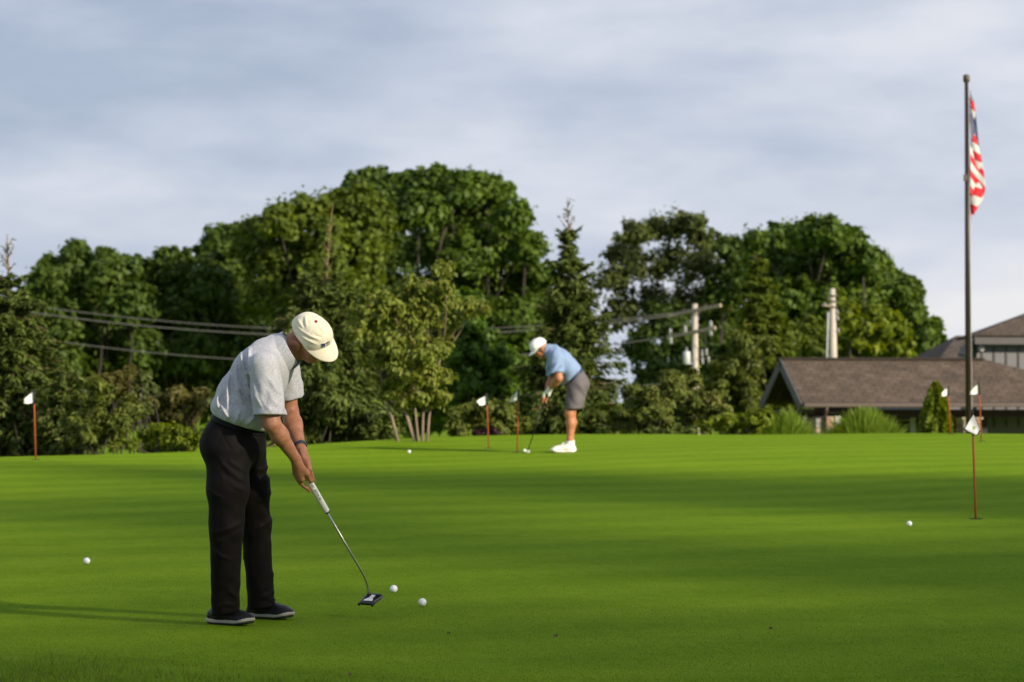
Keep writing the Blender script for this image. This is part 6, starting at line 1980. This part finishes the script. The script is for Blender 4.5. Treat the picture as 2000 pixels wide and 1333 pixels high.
    lN = union([(d_cone(J(1127, 760, -0.09), J(1119, 803, -0.13), 0.122, 0.112), 0.04)]); lF = union([(d_cone(J(1128, 760, 0.09), J(1121, 803, 0.15), 0.122, 0.112), 0.04)])
    wst = d_plane(J(1121, 734, 0), hemn); hm = d_plane(J(1118, 799, 0), A3((0.03, 0, -1)))
    iN, iF = d_cone(J(1118, 793, -0.13), J(1118, 830, -0.13), 0.086, 0.096), d_cone(J(1120, 793, 0.15), J(1120, 830, 0.15), 0.086, 0.096)
    def shorts(P):
        w = 0.006 * np.sin(P[:, 2] * 34 + P[:, 0] * 40 + vnoise(P, 8, 3) * 3) * np.clip((P[:, 2] - 0.5) * 4, 0.2, 1) + 0.006 * vnoise(P, 9, 7)
        d = smin(smax(lN(P) + w, -iN(P), 0.004), smax(lF(P) + w, -iF(P), 0.004), 0.012)
        d = smin(smax(d, hm(P), 0.004), pel(P) + 0.004 * vnoise(P, 10, 8), 0.05)
        return smax(d, wst(P), 0.005)
    link('shorts', mesh_field('shorts', shorts, (-0.30, -0.44, 0.45), (0.46, 0.46, 1.14), 0.0080, M_SHORTS, 1), None, root)
    link('belt', mesh_field('belt', shell_band(pel, J(1121, 734, 0) - hemn * 0.02, hemn, 0.019, 0.003, 0.004), (-0.30, -0.44, 0.7), (0.46, 0.46, 1.16), 0.0070, M_NAVYBELT), None, root)
    # socks and shoes
    for k, n_ in enumerate((anN, anF)):
        sk = d_cone(n_ + A3((0, 0, -0.05)), n_ + A3((0, 0, 0.035)), 0.047, 0.045)
        pl = d_plane(n_ + A3((0, 0, 0.025)), (0, 0, 1))
        link('sock', mesh_field('sock', lambda P: smax(sk(P) - 0.002 * np.sin(P[:, 2] * 300), pl(P), 0.004), n_ - 0.11, n_ + 0.11, 0.0055, M_SOCK), None, root)
        gp = A3(ray_ground(1112.5 + 2.0 * k, 884 - 3.0 * k)) - A3(g0)
        gp[0] = n_[0] - 0.042; gp[1] = n_[1]; gp[2] = float(green_z(gp[0] + g0.x, gp[1] + g0.y)) - g0.z + 0.001
        shoe(root, gp, math.pi + R(8 if k == 0 else -6), M_WSHOE, M_WSHOE, 1.10, True, M_SOLE)
    # putter
    pr = empty('putter', Vector(g0) + Vector(G1)); tag(pr, 'dark slim putter held by the golfer in blue, head behind the ball', 'putter', 'putters')
    O = A3(pr.location) - A3(g0); loc = lambda p: Vector(A3(p) - O)
    MB().tube([loc(G0 - a * 0.03), loc(G0 - a * 0.024), loc(G0 + a * 0.20), loc(G0 + a * 0.235)], [0.010, 0.0145, 0.013, 0.009], 14).build('grip', M_BLACKMETAL, pr, smooth=True)
    MB().tube([loc(G0 + a * 0.2), loc(G1)], 0.0062, 10).build('shaft', M_BLACKMETAL, pr, smooth=True)
    hz = float(green_z(G1[0] + g0.x, G1[1] + g0.y)) - g0.z - O[2]
    MB().prism([(-0.030, -0.055, hz + 0.004), (0.012, -0.055, hz + 0.004), (0.022, -0.045, hz + 0.004), (0.022, 0.045, hz + 0.004), (0.012, 0.055, hz + 0.004), (-0.030, 0.055, hz + 0.004)], (0, 0, 0.028)).build('head', mat('satin_steel_head', (0.62, 0.60, 0.55), 0.35, 0.05, metal=0.4), pr, bevel=0.004)
far_golfer()
